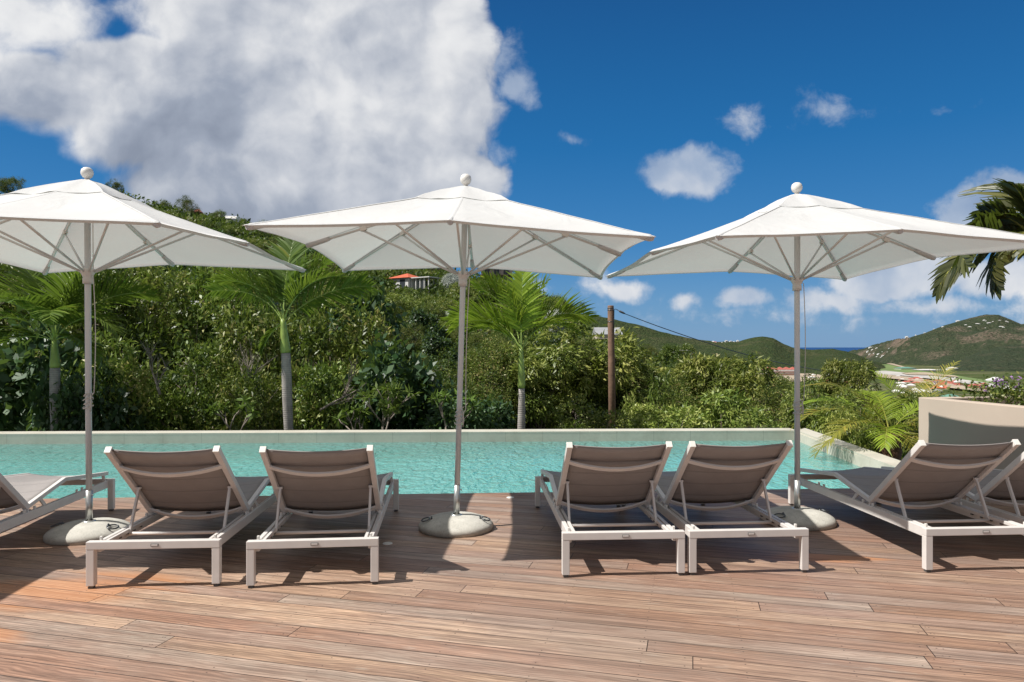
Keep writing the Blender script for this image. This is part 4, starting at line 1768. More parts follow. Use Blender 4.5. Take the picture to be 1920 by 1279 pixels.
# white house with orange hip roof and pergola, on the near hill
def hill_house():
    Y = on_hill(764, 546)
    CLEAR.append((740, 828, 514, 546, Y))
    p = at(764, 546, Y)
    root = empty('hill_house', p, R(-32))
    k = Y / F
    mb = MB()
    mb.box((0, 0, 22 * k / 2 - 2), (47 * k, 4.2, 22 * k + 4))
    mb.build('wall', M['wall_white'], root)
    mb = MB()
    gable(mb, 47 * k, 4.2, 22 * k + .02, 11 * k, .35, 0, True)
    mb.build('roof', M['roof_orange'], root)
    mb = MB()
    mb.box((10 * k, -2.1, 8 * k), (1., .06, 1.9))
    mb.build('door', M['window'], root)
    mb = MB()
    mb.box((-12 * k, -2.1, 11 * k), (.9, .06, .9))
    mb.build('window', M['window'], root)
    mb = MB()
    for i in range(5):
        mb.box((27 * k + i * .8, -1.6, .55), (.12, .12, 2.3))
    for i in range(5):
        mb.box((27 * k + i * .8, .6, .55), (.12, .12, 2.3))
    mb.box((27 * k + 1.6, -.5, 1.76), (3.9, 2.8, .14))
    mb.build('pergola', M['wall_white'], root)
    tag(root, 'small white house with orange hip roof and a columned pergola on the green hill', 'house')


hill_house()


def timber_house(px, py, Y, wpx, hpx, label, white):
    Y = on_hill(px, py)
    CLEAR.append((px - wpx / 2, px + wpx / 2, py - hpx, py, Y))
    k = Y / F
    root = empty('villa', at(px, py, Y))
    w, h = wpx * k, hpx * k
    mb = MB()
    mb.box((0, 0, h * .32 - 3), (w, 6, h * .64 + 6))
    mb.build('wall', M[white], root)
    mb = MB()
    gable(mb, w, 6, h * .64 + .01, h * .36, .7, 0, True)
    mb.build('roof', M['roof_dark'], root)
    for i in range(3):
        mb = MB()
        mb.box((w * (-.3 + .3 * i), -3.02, h * .34), (w * .16, .08, h * .36))
        mb.build('window', M['window'], root)
    mb = MB()
    mb.box((0, -3.9, h * .06), (w * 1.1, 1.8, .16))
    for i in range(9):
        mb.box((w * (-.54 + .135 * i), -4.72, h * .06 + .5), (.06, .06, 1.))
    mb.box((0, -4.72, h * .06 + 1.02), (w * 1.1, .07, .07))
    mb.build('balcony', M['wall_timber'], root)
    tag(root, label, 'house')


timber_house(797, 512, 128, 96, 26, 'brown timber villa on the hill just above the orange-roofed house', 'wall_timber')
timber_house(932, 522, 122, 58, 26, 'dark-roofed villa with pale walls on the hill right of the middle parasol pole', 'wall_cream')
CLEAR += [(423, 443, 403, 418, 172), (363, 379, 388, 414, 172)]
small_house(433, 418, 172, 20, 13, 'wall_white', 'roof_white', 'tiny white gabled house on the hilltop left of the middle parasol', .2, hip=False, rh=.45)
small_house(371, 414, 172, 16, 22, 'wall_red', 'roof_red', 'small red-walled house on the hilltop behind a feathery tree', .1)
small_house(913, 612, 60, 26, 16, 'wall_white', 'roof_white', 'white cottage glimpsed behind the rightmost pool palm crown', 0., hip=False)
small_house(1138, 636, 62, 46, 22, 'wall_cream', 'roof_grey', 'cottage with a pale grey gabled roof behind the wooden utility pole', 0., d=3.2, hip=False, rh=.62, sink=0)
# long pale building among the trees at left
pg = at(345, 640, 27)
mb = MB()
k = 27 / F
mb.box((0, 2, -.2), (100 * k, 4, 2.0))
for i in range(24):
    mb.box((-50 * k + .06 + i * .086, -.2, .72), (.04, .9, .1), rot=Matrix.Rotation(R(38), 3, 'X'))
b_ = empty('garden_building', pg)
o = mb.build('wall', M['roof_grey'], b_)
mb = MB()
gable(mb, 104 * k, 5, .8, .75, .2, 0, False)
o = mb.build('roof', M['roof_grey'], b_)
tag(b_, 'pale grey metal-roofed building half hidden by the leafy trees at left', 'building')
small_house(1278, 668, 360, 36, 12, 'wall_white', 'roof_white', 'flat white building peeping over the trees right of the utility pole', 0., d=12, rh=.12)

# red roofed long block in the valley
def valley_block():
    Y = 1480
    root = empty('apartment_block', at(1462, 707, Y))
    k = Y / F
    mb = MB()
    mb.box((0, 0, 5 * k), (58 * k, 22, 18 * k))
    mb.build('wall', M['wall_white'], root)
    mb = MB()
    for i in range(3):
        mb.box((0, -11.4, (1.5 + 4.2 * i) * k), (56 * k, 1.2, 1.6 * k))
    mb.build('balcony', M['wall_red'], root)
    mb = MB()
    for i in range(5):
        o_ = MB()
        gable(o_, 12.4 * k, 20, 14.2 * k, 5 * k, 1., 0, True)
        mb.add([(v[0] + (-24 + 12 * i) * k, v[1], v[2]) for v in o_.v], o_.f)
    mb.build('roof', M['roof_red'], root)
    tag(root, 'long white apartment block with red roofs in the valley behind the right parasol pole', 'building')


valley_block()
# town: red, white and green roofs
rg = random.Random(5)
town = []


def fz(py):
    return F * (CAMZ - FLZ) / (py - HY)


for (n, x0, x1, y0, y1, roof, lab, grp) in [
        (60, 1690, 1850, 708, 719, 'roof_red', 'small red-roofed building packed into the valley town beside the runway', 'red roofed town buildings'),
        (12, 1740, 1775, 724, 732, 'roof_orange', 'orange-roofed house in the near part of the valley town', 'orange roofed town houses'),
        (26, 1675, 1800, 706, 740, 'roof_white', 'small white-roofed building scattered through the valley town', 'white roofed town buildings'),
        (14, 1520, 1610, 704, 716, 'roof_white', 'small pale building on the valley floor left of the big bushy tree', 'pale valley buildings'),
        (6, 1540, 1600, 712, 724, 'roof_red', 'red-roofed house on the valley floor left of the big bushy tree', 'red roofed valley houses')]:
    proto = None
    for i in range(n):
        px, py = rg.uniform(x0, x1), rg.uniform(y0, y1)
        if y0 == 708:
            py += (px - 1700) * .10
        Y = fz(py)
        if proto is None:
            proto = small_house(px, py, Y, 11, 4.6, 'wall_cream', roof, lab, rg.uniform(-.5, .5), group=grp, name='town_house', rh=.55)
            sc0 = Y
        else:
            c = proto.copy()
            C.objects.link(c)
            c.location = at(px, py, Y)
            c.rotation_euler = (0, 0, rg.uniform(-.6, .6))
            s = rg.uniform(.6, 1.35)
            c.scale = (s * rg.uniform(.8, 1.5), s, s)
small_house(1697, 694, 1900, 30, 6, 'wall_white', 'roof_green', 'airport hangar with a long green roof beside the runway', 0.1, name='hangar', cat='hangar', rh=.4)
small_house(1738, 697, 1800, 40, 5, 'wall_white', 'roof_white', 'long pale airport terminal beside the runway', 0.05, name='airport_terminal', cat='building', rh=.3)
small_house(1785, 694, 1850, 16, 6, 'wall_white', 'roof_white', 'white building at the foot of the mountain, right of the hangar', 0.05, name='warehouse', cat='building', rh=.4)
small_house(1815, 693, 1880, 22, 5, 'wall_cream', 'roof_orange', 'low building with a rusty roof at the foot of the mountain', 0.05, name='warehouse', cat='building', rh=.5)
small_house(1866, 716, 1230, 27, 9, 'wall_white', 'roof_white', 'white tent-roofed building at the right beyond the runway', 0., name='pavilion', cat='building', rh=.7)
small_house(1782, 748, 820, 26, 9, 'wall_white', 'roof_green', 'green-roofed house just above the beige planter wall', .2, name='house', rh=.5)
small_house(1700, 748, 820, 28, 9, 'wall_white', 'roof_red', 'red-roofed house at the left foot of the valley town', -.2, name='house', rh=.5)
small_house(1752, 735, 950, 22, 6, 'wall_white', 'roof_grey', 'grey-roofed house in the valley town near the palm tips', .1, name='house', rh=.5)
small_house(1443, 712, 1400, 16, 7, 'wall_white', 'roof_white', 'white house left below the red-roofed apartment block', .1, name='house', rh=.4)


def surf_y(hf, px, py, y0, y1, n=260):
    """first distance at which the sight line meets the terrain"""
    for i in range(n):
        Y = y0 + (y1 - y0) * i / n
        p = at(px, py, Y)
        if hf(p.x, p.y) >= p.z:
            return Y
    return None


# houses on the far mountain and the ridge
def scatter_houses(spots, hf, y0, y1, label, group, wall='wall_white', roof='roof_white', w0=6, h0=2.6):
    proto = None
    for (px, py) in spots:
        Y = surf_y(hf, px, py, y0, y1)
        if Y is None:
            Y = 3000 if y1 > 3000 else 2040
        p = at(px, py, Y)
        if proto is None:
            proto = small_house(px, py + 1, Y, w0, h0, wall, roof, label, rg.uniform(-.5, .5), group=group, name='hillside_house', rh=.4, sink=4)
        else:
            c = proto.copy()
            C.objects.link(c)
            c.location = at(px, py + 1, Y)
            c.rotation_euler = (0, 0, rg.uniform(-.6, .6))
            s = rg.uniform(.35, .9)
            c.scale = (s * rg.uniform(.8, 1.7), s, s)


scatter_houses([(1800 + i * 7.3 % 85 - 4, 602 + (i * 3.7) % 13) for i in range(9)] + [(1868, 601), (1874, 601), (1880, 602), (1862, 603), (1886, 603), (1876, 613), (1880, 614), (1845, 601), (1850, 602)], hf_mtn, 1800, 3200, 'tiny white villa near the summit of the far mountain', 'white villas near the mountain top')
scatter_houses([(1700 + i * 17, 632 - i * 5.0 + (i % 3)) for i in range(5)], hf_mtn, 1800, 3300, 'tiny white villa on the left skyline of the far mountain', 'white villas on the mountain skyline', w0=5)
scatter_houses([(1632, 652), (1637, 650), (1641, 651), (1645, 653), (1636, 656), (1628, 659), (1650, 657), (1655, 660), (1660, 655), (1668, 653), (1640, 662), (1648, 664), (1656, 667), (1632, 664), (1622, 662), (1665, 660), (1645, 669), (1652, 670)], hf_mtn, 1800, 3300, 'tiny white villa on the headland above the end of the runway', 'white villas on the headland', w0=5.5)
scatter_houses([(1337, 641), (1362, 639), (1370, 640), (1376, 641), (1383, 639), (1354, 642)], hf_ridge, 1530, 2100, 'tiny white house on the saddle of the middle ridge', 'white houses on the ridge saddle', w0=5)
scatter_houses([(1341, 642), (1347, 642)], hf_ridge, 1530, 2100, 'tiny pink house on the saddle of the middle ridge', 'pink houses on the ridge saddle', wall='wall_cream', roof='roof_red', w0=6)


# ================================================================= utility pole and cable
def utility_pole():
    Y = 24
    top = at(1145, 573, Y)
    bx = at(1149, 780, Y)
    gzv = gz(top.x, Y)
    root = empty('utility_pole', (bx.x, Y, gzv))
    mb = MB()
    lean = (top.x - bx.x)
    H = top.z - gzv
    mb.tube([(0, 0, -.3), (lean * .5, 0, H * .5), (lean, 0, H - .03), (lean, 0, H)], [.135, .118, .105, .095], 14)
    mb.build('post', M['pole_wood'], root)
    for zz in (.10, .16, .55):
        mb = MB()
        mb.tube([(lean, 0, H - zz - .012), (lean, 0, H - zz + .012)], .112, 14)
        mb.build('steel_band', M['dark_steel'], root)
    mb = MB()
    mb.tube([(lean + .1, -.02, H - .16), (lean + .16, -.04, H - .12), (lean + .26, -.04, H - .17)], .012, 6)
    mb.tube([(lean + .10, -.06, H - .17), (lean + .09, -.08, H - .9)], .02, 6)
    mb.build('hook', M['dark_steel'], root)
    mb = MB()
    mb.tube([(lean + .26, -.04, H - .17), (lean + .31, -.04, H - .20), (lean + .42, -.04, H - .25), (lean + .5, -.04, H - .29)], [.012, .035, .035, .012], 8)
    mb.build('insulator', M['cable'], root)
    tag(root, 'brown weathered wooden utility pole rising from the trees', 'pole')
    a = Vector((bx.x + lean + .5, Y - .04, top.z - .29))
    pts = []
    # the line drops away to the valley
    for px, py, yy in [(1176, 588, 24.6), (1240, 614, 29), (1320, 641, 36), (1400, 665, 46), (1500, 688, 64), (1600, 703, 92), (1660, 709, 120)]:
        pts.append(at(px, py, yy))
    pts[0] = a
    mb = MB()
    fine = []
    for i in range(len(pts) - 1):
        p0, p1, p2, p3 = pts[max(i - 1, 0)], pts[i], pts[i + 1], pts[min(i + 2, len(pts) - 1)]
        for q in range(8):
            s = q / 8
            fine.append(.5 * ((2 * p1) + (p2 - p0) * s + (2 * p0 - 5 * p1 + 4 * p2 - p3) * s * s + (3 * p1 - p0 - 3 * p2 + p3) * s ** 3))
    fine.append(pts[-1])
    mb.tube(fine, [.013 + .035 * i / len(fine) for i in range(len(fine))], 6)
    o = mb.build('power_cable', M['cable'])
    tag(o, 'thin cable running from the wooden pole down to the valley', 'cable')


utility_pole()


# ================================================================= broadleaf trees
PROTO = {}


def proto(kind, seed):
    key = (kind, seed)
    if key in PROTO:
        return PROTO[key]
    kw = dict(
        small=dict(mat=M['leaf_mid'], n=19000, llen=.088, lw=.031, lobes=19, cl=.085, per=22, shell=.8, tintspread=.65),
        big=dict(mat=M['leaf_dark'], n=6500, llen=.15, lw=.080, lobes=12, cl=.12, per=14, shell=.8, tintspread=.6, droop=.5),
        mango=dict(mat=M['leaf_lime'], n=13500, llen=.135, lw=.034, lobes=15, cl=.07, per=18, shell=.85, tintspread=.5, droop=1.0),
        lime=dict(mat=M['leaf_lime'], n=12000, llen=.10, lw=.038, lobes=15, cl=.08, per=18, shell=.8, tintspread=.6),
        fine=dict(mat=M['leaf_hill'], n=20000, llen=.055, lw=.022, lobes=22, cl=.085, per=20, tintspread=.7),
    )[kind]
    me, lc = crown_mesh('crown', seed=seed, **kw)
    lm = limbs_mesh(lc, seed, .028, -1.25, 4)
    PROTO[key] = (me, lm, lc)
    o = lm.build('trunk', M['branch' if kind in ('small', 'lime') else 'bark'], recalc=False)
    tm = o.data
    bpy.data.objects.remove(o)
    PROTO[key] = (me, tm)
    return PROTO[key]


def tree(px, ytop, Y, wpx, kind, seed, label, name='tree', ybot=None, rz=None, group='garden and slope trees behind the pool', cat='tree', depth=1.):
    k = Y / F
    x = (px - 960) * k
    top = CAMZ - (ytop - HY) * k
    g = gz(x, Y) if Y > 11.9 else -1.7
    bot = CAMZ - (ybot - HY) * k if ybot else g
    w = wpx * k / 2
    hh = (top - bot) / 2
    me, tm = proto(kind, seed)
    root = empty(name, (x, Y, bot))
    rz = RNG.uniform(0, 6.28) if rz is None else rz
    for nm, m in (('crown', me), ('trunk', tm)):
        o = bpy.data.objects.new(nm, m)
        C.objects.link(o)
        o.parent = root
        o.location = (0, 0, hh)
        o.scale = (w, w * depth, hh)
        o.rotation_euler = (0, 0, rz)
    tag(root, label, cat, group)
    return root


TREES = [
    # px, ytop, Y, wpx, kind, seed, label
    (30, 610, 15.5, 300, 'big', 1, 'dark broad-leaved bush in shade at the far left behind the palm'),
    (-90, 470, 19, 320, 'small', 1, 'leafy tree at the left frame edge behind the palm fronds'),
    (160, 700, 13.2, 170, 'big', 2, 'low dark big-leaved bush right of the leftmost palm trunk'),
    (255, 505, 18.5, 270, 'small', 2, 'tall small-leaved tree between the leftmost parasol pole and the grey roof'),
    (235, 640, 14.4, 230, 'small', 3, 'small-leaved bush behind the leftmost lounger backrest'),
    (120, 450, 28, 300, 'small', 4, 'tree crown directly under the left parasol canopy'),
    (420, 480, 21, 260, 'small', 1, 'yellow-green tree under the right tip of the left parasol'),
    (340, 655, 14.8, 220, 'small', 4, 'glossy small-leaved tree below the grey roof'),
    (455, 590, 16.5, 230, 'small', 2, 'glossy tree just left of the second palm trunk'),
    (620, 560, 17.5, 240, 'small', 3, 'pale-leaved tree just right of the second palm crown'),
    (515, 690, 14.2, 190, 'small', 1, 'dense bush behind the second palm trunk'),
    (640, 690, 14.6, 200, 'small', 2, 'bush with bare twigs right of the second palm trunk'),
    (690, 560, 20, 210, 'big', 3, 'dark green large-leaved tree left of the middle parasol pole'),
    (750, 655, 15.8, 230, 'big', 1, 'broad-leaved tree directly left of the middle parasol pole'),
    (560, 500, 30, 240, 'fine', 1, 'rounded tree on the slope behind the second palm'),
    (835, 690, 17.0, 190, 'fine', 2, 'fine-leaved bush around the middle parasol pole'),
    (880, 745, 13.4, 150, 'big', 2, 'low broad-leaved bush right of the middle parasol pole'),
    (905, 640, 24, 190, 'fine', 3, 'fine-leaved tree behind the third palm trunk on its left'),
    (1070, 602, 27, 240, 'mango', 1, 'large mango tree between the third palm and the utility pole'),
    (1000, 650, 25, 190, 'mango', 2, 'mango tree behind the third palm trunk'),
    (1200, 660, 28, 160, 'mango', 3, 'tree with drooping leaves right behind the utility pole'),
    (1238, 715, 15.5, 130, 'mango', 1, 'low drooping-leaved bush right of the utility pole foot'),
    (1090, 752, 13.6, 160, 'lime', 1, 'yellow-green shrub at the foot of the utility pole'),
    (1265, 698, 26, 180, 'fine', 1, 'dark green tree in the dip right of the utility pole'),
    (1365, 672, 27, 190, 'mango', 2, 'tall tree between the utility pole and the right parasol pole'),
    (1310, 668, 33, 130, 'fine', 4, 'brownish green tree crown below the cable'),
    (1345, 735, 17, 210, 'mango', 3, 'bushy tree left of the right parasol pole'),
    (1245, 765, 13.8, 160, 'lime', 2, 'yellow-green hedge shrub right of the utility pole'),
    (1425, 690, 34, 140, 'fine', 2, 'small dark tree just left of the right parasol pole'),
    (1455, 715, 24, 190, 'fine', 3, 'dense dark tree behind the right parasol pole'),
    (1440, 775, 14.2, 160, 'lime', 1, 'low pale shrub behind the pool edge near its right corner'),
    (1530, 712, 12.9, 125, 'mango', 1, 'glossy leaved bush at the right corner of the pool'),
    (1594, 678, 17.5, 95, 'mango', 2, 'tall rounded tree top standing before the airfield'),
    (1625, 738, 12.4, 175, 'lime', 1, 'light green bush behind the golden palm'),
    (1700, 742, 11.6, 130, 'mango', 2, 'light green bush left of the beige planter wall'),
    (1585, 775, 11.9, 130, 'mango', 2, 'low bush beside the right pool wall'),
    (1640, 806, 10.2, 130, 'mango', 3, 'low leafy bush in front of the golden palm foot'),
]
for (px, yt, Y, w, kd, sd, lab) in TREES:
    if px in (1640, 1585, 1625, 1700, 1530, 1594):
        tree(px, yt, Y, w, kd, sd, lab, ybot=yt + 150 * 13 / Y)
    elif yt > 740:
        tree(px, yt, Y, w, kd, sd, lab, name='shrub', cat='shrub', group='low shrubs behind the pool', ybot=yt + 150)
    else:
        tree(px, yt, Y, w, kd, sd, lab)

# skyline trees on the hill top
for (px, yt, Y, w, kd, sd, lab) in [
    (18, 330, 172, 46, 'fine', 1, 'small round tree on the skyline at the upper left corner'),
    (215, 338, 172, 30, 'fine', 2, 'small round tree on the skyline behind the left parasol'),
    (310, 376, 170, 40, 'fine', 3, 'flat-topped tree on the skyline left of the feathery tree'),
    (352, 368, 168, 42, 'fine', 4, 'feathery upright tree on the skyline in front of the red house'),
    (402, 394, 168, 40, 'fine', 1, 'wind-shaped tree on the skyline left of the white gabled house'),
    (455, 408, 165, 30, 'fine', 2, 'small tree on the skyline right of the white gabled house'),
    (1040, 566, 85, 100, 'fine', 3, 'brownish rounded tree on the skyline behind the third palm'),
    (850, 512, 105, 60, 'fine', 4, 'light green tree between the two villas on the hill'),
]:
    tree(px, yt, Y, w, kd, sd, lab, name='hill_tree', group='trees on the hill skyline', ybot=yt + w * (1.5 if px == 352 else .95))


# frangipani like shrubs with bare forked branches by the pool
def frangipani(px, Y, h, seed, label):
    rg_ = random.Random(seed)
    x = (px - 960) / F * Y
    root = empty('frangipani', (x, Y, -.9))
    mb = MB()
    tips = []

    def grow(p, d, L, r, lv):
        q = p + d * L
        mid = (p + q) / 2 + Vector((rg_.uniform(-.02, .02), rg_.uniform(-.02, .02), -.01))
        mb.tube([p, mid, q], [r, r * .85, r * .72], 7)
        if lv == 0:
            tips.append(q)
            return
        for k in range(rg_.choice((2, 3))):
            nd = (d + Vector((rg_.uniform(-.8, .8), rg_.uniform(-.6, .6), rg_.uniform(.0, .5)))).normalized()
            grow(q, nd, L * rg_.uniform(.6, .85), r * .72, lv - 1)
    grow(Vector((0, 0, 0)), Vector((rg_.uniform(-.2, .2), 0, 1)).normalized(), h * .42, .026, 3)
    mb.build('trunk', M['branch'], root, recalc=False)
    rng = np.random.default_rng(seed)
    P = np.repeat(np.array([tuple(t_) for t_ in tips]), 12, axis=0)
    V, Q, T = leaves(P, .17 * rng.uniform(.6, 1.2, len(P)), .055, rng, None, -.1, .9)
    f = bpy.data.objects.new('leaves', quads_mesh('leaves', V, Q, T, M['leaf_frangi']))
    C.objects.link(f)
    f.parent = root
    tag(root, label, 'shrub', 'bare-branched shrubs behind the pool')


frangipani(725, 12.4, 1.35, 3, 'shrub with pale forked branches behind the pool, halfway to the middle parasol pole')
frangipani(838, 12.5, 1.45, 5, 'shrub with pale forked branches directly left of the middle parasol pole')
frangipani(440, 12.5, 1.2, 9, 'sunlit shrub with forked branches left of the second palm trunk')
frangipani(680, 12.3, 1.0, 12, 'low sparse forked shrub between the second palm and the middle parasol')


# bare pale branches showing in the left trees
def dead_branch(px, py, Y, L, ang, seed, label):
    rg_ = random.Random(seed)
    p = at(px, py, Y)
    mb = MB()

    def grow(p, d, L, r, lv):
        pts = [p]
        for k in range(4):
            d = (d + Vector((rg_.uniform(-.2, .2), rg_.uniform(-.2, .2), rg_.uniform(-.12, .16)))).normalized()
            pts.append(pts[-1] + d * L / 4)
        mb.tube(pts, [r * (1 - .16 * i) for i in range(5)], 6)
        if lv:
            for k in range(4):
                q = pts[rg_.randint(1, 4)]
                nd = (d + Vector((rg_.uniform(-.7, .7), rg_.uniform(-.5, .3), rg_.uniform(-.3, .7)))).normalized()
                grow(q, nd, L * .62, r * .5, lv - 1)
    grow(Vector((0, 0, 0)), Vector((math.cos(ang), 0, math.sin(ang))), L, .03, 3)
    o = mb.build('bare_branch', M['branch'], recalc=False)
    o.location = p
    tag(o, label, 'branch', 'bare branches among the trees')


dead_branch(455, 745, 13.6, .7, 1.05, 4, 'pale bare branch rising left of the second palm trunk')
dead_branch(600, 770, 13.5, .7, .6, 8, 'pale bare twigs spreading right of the second palm trunk')
dead_branch(300, 740, 13.6, .6, 1.9, 11, 'thin bare branch in the small-leaved bush at left')


# ================================================================= hillside scrub: nobody could count it
def scrub(name, seed, n, trng, yfun, rpx, per, lpx, mat, hmul=.8):
    rng = np.random.default_rng(seed)
    Ps, Rs, Ts = [], [], []
    while len(Ps) < n:
        t = rng.uniform(*trng)
        r = float(np.interp(t, NR_t, NR_r))
        y0, y1 = yfun(r)
        # even cover as seen on the slope
        y = y0 + (y1 - y0) * rng.random() ** .8
        x = t * y
        g_ = gz(x, y)
        r_ = max(.35, y / F * rng.uniform(*rpx))
        if blocked(x, y, g_, r_):
            continue
        Ps.append((x, y, g_))
        Rs.append(r_)
        Ts.append(.42 + .30 * mnoise.noise(Vector((x * .05, y * .05, 7.))) + rng.normal() * .2)
    Ps, Rs, Ts = np.array(Ps), np.array(Rs), np.array(Ts)
    idx = np.repeat(np.arange(n), per)
    m = len(idx)
    # each clump: two or three offset domes
    sub = rng.normal(size=(n, 3, 3)) * .45
    sub[:, :, 2] = np.abs(sub[:, :, 2]) * .6
    j = rng.integers(0, 3, m)
    d = unit(rng.normal(size=(m, 3)))
    d[:, 2] = np.abs(d[:, 2]) * 1.1 - .15
    P = Ps[idx] + Rs[idx, None] * (sub[idx, j] + d * rng.uniform(.42, .68, (m, 1)) + np.array([0, 0, hmul * .45]))
    tint = np.clip(Ts[idx] + (rng.random(m) - .5) * .45, 0, 1)
    L = Ps[idx, 1] / F * lpx * rng.uniform(.6, 1.3, m)
    V, Q, T = leaves(P, L, L * .55, rng, d, .2, .6, tint)
    me = quads_mesh(name, V, Q, T, mat)
    o = bpy.data.objects.new(name, me)
    C.objects.link(o)
    return tag(o, kind='stuff')


tag(scrub('hillside_scrub', 3, 5200, (-.95, .24), lambda r: (30, r * 1.0), (12, 30), 90, 7.5, M['leaf_hill']), 'dense green scrub covering the slope of the near hill', 'scrub')
tag(scrub('hillside_scrub', 13, 700, (-.95, .20), lambda r: (r * .9, r * 1.01), (12, 26), 110, 6.5, M['leaf_hill']), 'ragged scrub along the crest of the near hill', 'scrub')
tag(scrub('valley_scrub', 4, 1000, (.12, .75), lambda r: (26, r), (16, 38), 120, 8., M['leaf_hill']), 'dark scrub filling the dip beyond the pool on the right', 'scrub')
tag(scrub('garden_undergrowth', 8, 330, (-.85, .42), lambda r: (12.3, 15.5), (16, 30), 130, 9., M['leaf_mid'], .5), 'low undergrowth along the far pool edge', 'undergrowth')


def wood():
    rng = np.random.default_rng(21)
    kinds = [('fine', 1), ('fine', 2), ('fine', 3), ('fine', 4), ('lime', 1), ('lime', 2), ('small', 2), ('small', 3), ('mango', 2), ('big', 1), ('big', 3)]
    wts = np.array([3, 3, 3, 3, 1.6, 1.6, 1.8, 1.8, 1.6, 1.1, 1.1])
    words = {'fine': 'fine-leaved tree with a rounded crown in the wood on the near hill', 'lime': 'yellow-green tree among the darker crowns on the near hill',
             'small': 'mid-green leafy tree in the wood on the near hill', 'mango': 'tree with drooping leaf tufts in the wood on the near hill', 'big': 'dark broad-leaved tree in the wood on the near hill'}
    n, placed_ = 0, []
    tries = 0
    while n < 285 and tries < 6000:
        tries += 1
        px = rng.uniform(-60, 1330)
        t_ = (px - 960) / F
        r = float(np.interp(t_, NR_t, NR_r))
        y = 30 + (r * 1.0 - 30) * rng.random() ** .62
        x = t_ * y
        g_ = gz(x, y)
        rad_px = rng.uniform(17, 34) * (1.25 if y < 70 else 1.)
        if y > r * .93:
            rad_px *= .62
        rad = y / F * rad_px
        py = HY - (g_ + rad - CAMZ) * F / y
        if any(abs(px - a) < (rad_px + c) * .52 and abs(py - b) < (rad_px + c) * .40 for a, b, c in placed_):
            continue
        if blocked(x, y, g_, rad * 1.6):
            continue
        placed_.append((px, py, rad_px))
        kd, sd = kinds[rng.choice(len(kinds), p=wts / wts.sum())]
        me, tm = proto(kd, sd)
        hh = rad * rng.uniform(.75, 1.15)
        root = empty('hill_tree', (x, y, g_))
        rz = rng.uniform(0, 6.28)
        for nm, m in (('crown', me), ('trunk', tm)):
            o = bpy.data.objects.new(nm, m)
            C.objects.link(o)
            o.parent = root
            o.location = (0, 0, hh * 1.05)
            o.scale = (rad * 1.12, rad * 1.12, hh)
            o.rotation_euler = (0, 0, rz)
        tag(root, words[kd], 'tree', 'trees of the hillside wood, ' + words[kd].split(' in ')[0].split(' among ')[0])
        n += 1
    print('wood', n, tries)


wood()


# agave like silver plants
def silver_fan(px, py, Y, rpx, seed, label):
    rng = np.random.default_rng(seed)
    p = at(px, py, Y)
    root = empty('silver_palm', (p.x, p.y, p.z - 2.2))
    k = Y / F * rpx
    V, Q, T = [], [], []
    n = 0
    for f in range(26):
        d = unit(rng.normal(size=(1, 3)) + np.array([[0, -.3, .7]]))[0]
        c = d * k * .45
        a = unit(np.cross(d, rng.normal(size=3))[None])[0]
        b = np.cross(d, a)
        for q in range(15):
            th = 2 * PI * q / 18
            dr = a * math.cos(th) + b * math.sin(th) + d * .25
            sd = np.cross(dr, d) * k * .035
            V += [c, c + dr * k * .25 + sd, c + dr * k * .5, c + dr * k * .25 - sd]
            Q.append((n, n + 1, n + 2, n + 3))
            n += 4
            T.append(rng.random())
    V = np.array(V) + np.array([0, 0, 2.2])
    o = bpy.data.objects.new('crown', quads_mesh('crown', V, np.array(Q), np.array(T), M['leaf_silver']))
    C.objects.link(o)
    o.parent = root
    mb = MB()
    mb.tube([(0, 0, -1.5), (0, 0, 2.2)], [.14, .1], 8)
    mb.build('trunk', M['bark'], root)
    tag(root, label, 'palm', 'silver fan palms on the slope')


silver_fan(1043, 602, 55, 32, 1, 'silver fan palm right of the third palm crown')
silver_fan(845, 530, 100, 26, 2, 'silver fan palm beside the pergola on the hill')
silver_fan(842, 592, 60, 15, 3, 'silver fan palm left of the third palm crown')
silver_fan(640, 612, 26, 16, 4, 'small silvery plant among the dark large-leaved trees')


# ================================================================= palms
def pool_palm(px, ybase_trunk, yshaft0, yshaft1, Y, label, seed, wpx, fronds, mat, lean=0., swell=1.):
    """trunk up to yshaft0, green crownshaft to yshaft1; fronds: (az deg, el deg, bend deg, len m, roll)"""
    rng = np.random.default_rng(seed)
    k = Y / F
    x = (px - 960) * k
    z0 = -1.6
    zt = CAMZ - (yshaft0 - HY) * k
    zs = CAMZ - (yshaft1 - HY) * k
    root = empty('royal_palm', (x, Y, z0))
    r = wpx * k / 2
    H = zt - z0
    mb = MB()
    P, RR = [], []
    for i in range(19):
        f = i / 18
        P.append((lean * f ** 1.5 + .02 * math.sin(f * 5 + seed), 0, H * f))
        RR.append(r * (1.12 - .25 * f + .10 * math.sin(f * 7 + seed) * swell) * (1.12 if i == 0 else 1))
    mb.tube(P, RR, 16)
    mb.build('trunk', M['palm_trunk'], root)
    top = Vector(P[-1])
    mb = MB()
    hs = zs - zt
    prof = [0, .08, .3, .6, .85, 1.]
    rad = [1.05, 1.12, 1.0, .8, .62, .5]
    ln2 = lean * .35
    PS = [top + Vector((ln2 * f, 0, hs * f + .002)) for f in prof]
    mb.tube(PS, [r * .92 * q for q in rad], 14)
    mb.build('crownshaft', M['shaft'], root)
    cp = PS[-1] + Vector((0, 0, -.03))
    for (az, el, bend, L, roll) in fronds:
        frond_obj(root, rng, [M[mat], M['shaft']], cp + Vector((0, 0, rng.uniform(-.04, .02))), R(az), L, R(el), R(bend), 44, L * .36, .036, R(roll), fold=.30, stem_r=.013, curl=.24, petiole=.22, gather=.55, ragged=.2)
    tag(root, label, 'palm tree', 'young palms in a row behind the pool')
    return root


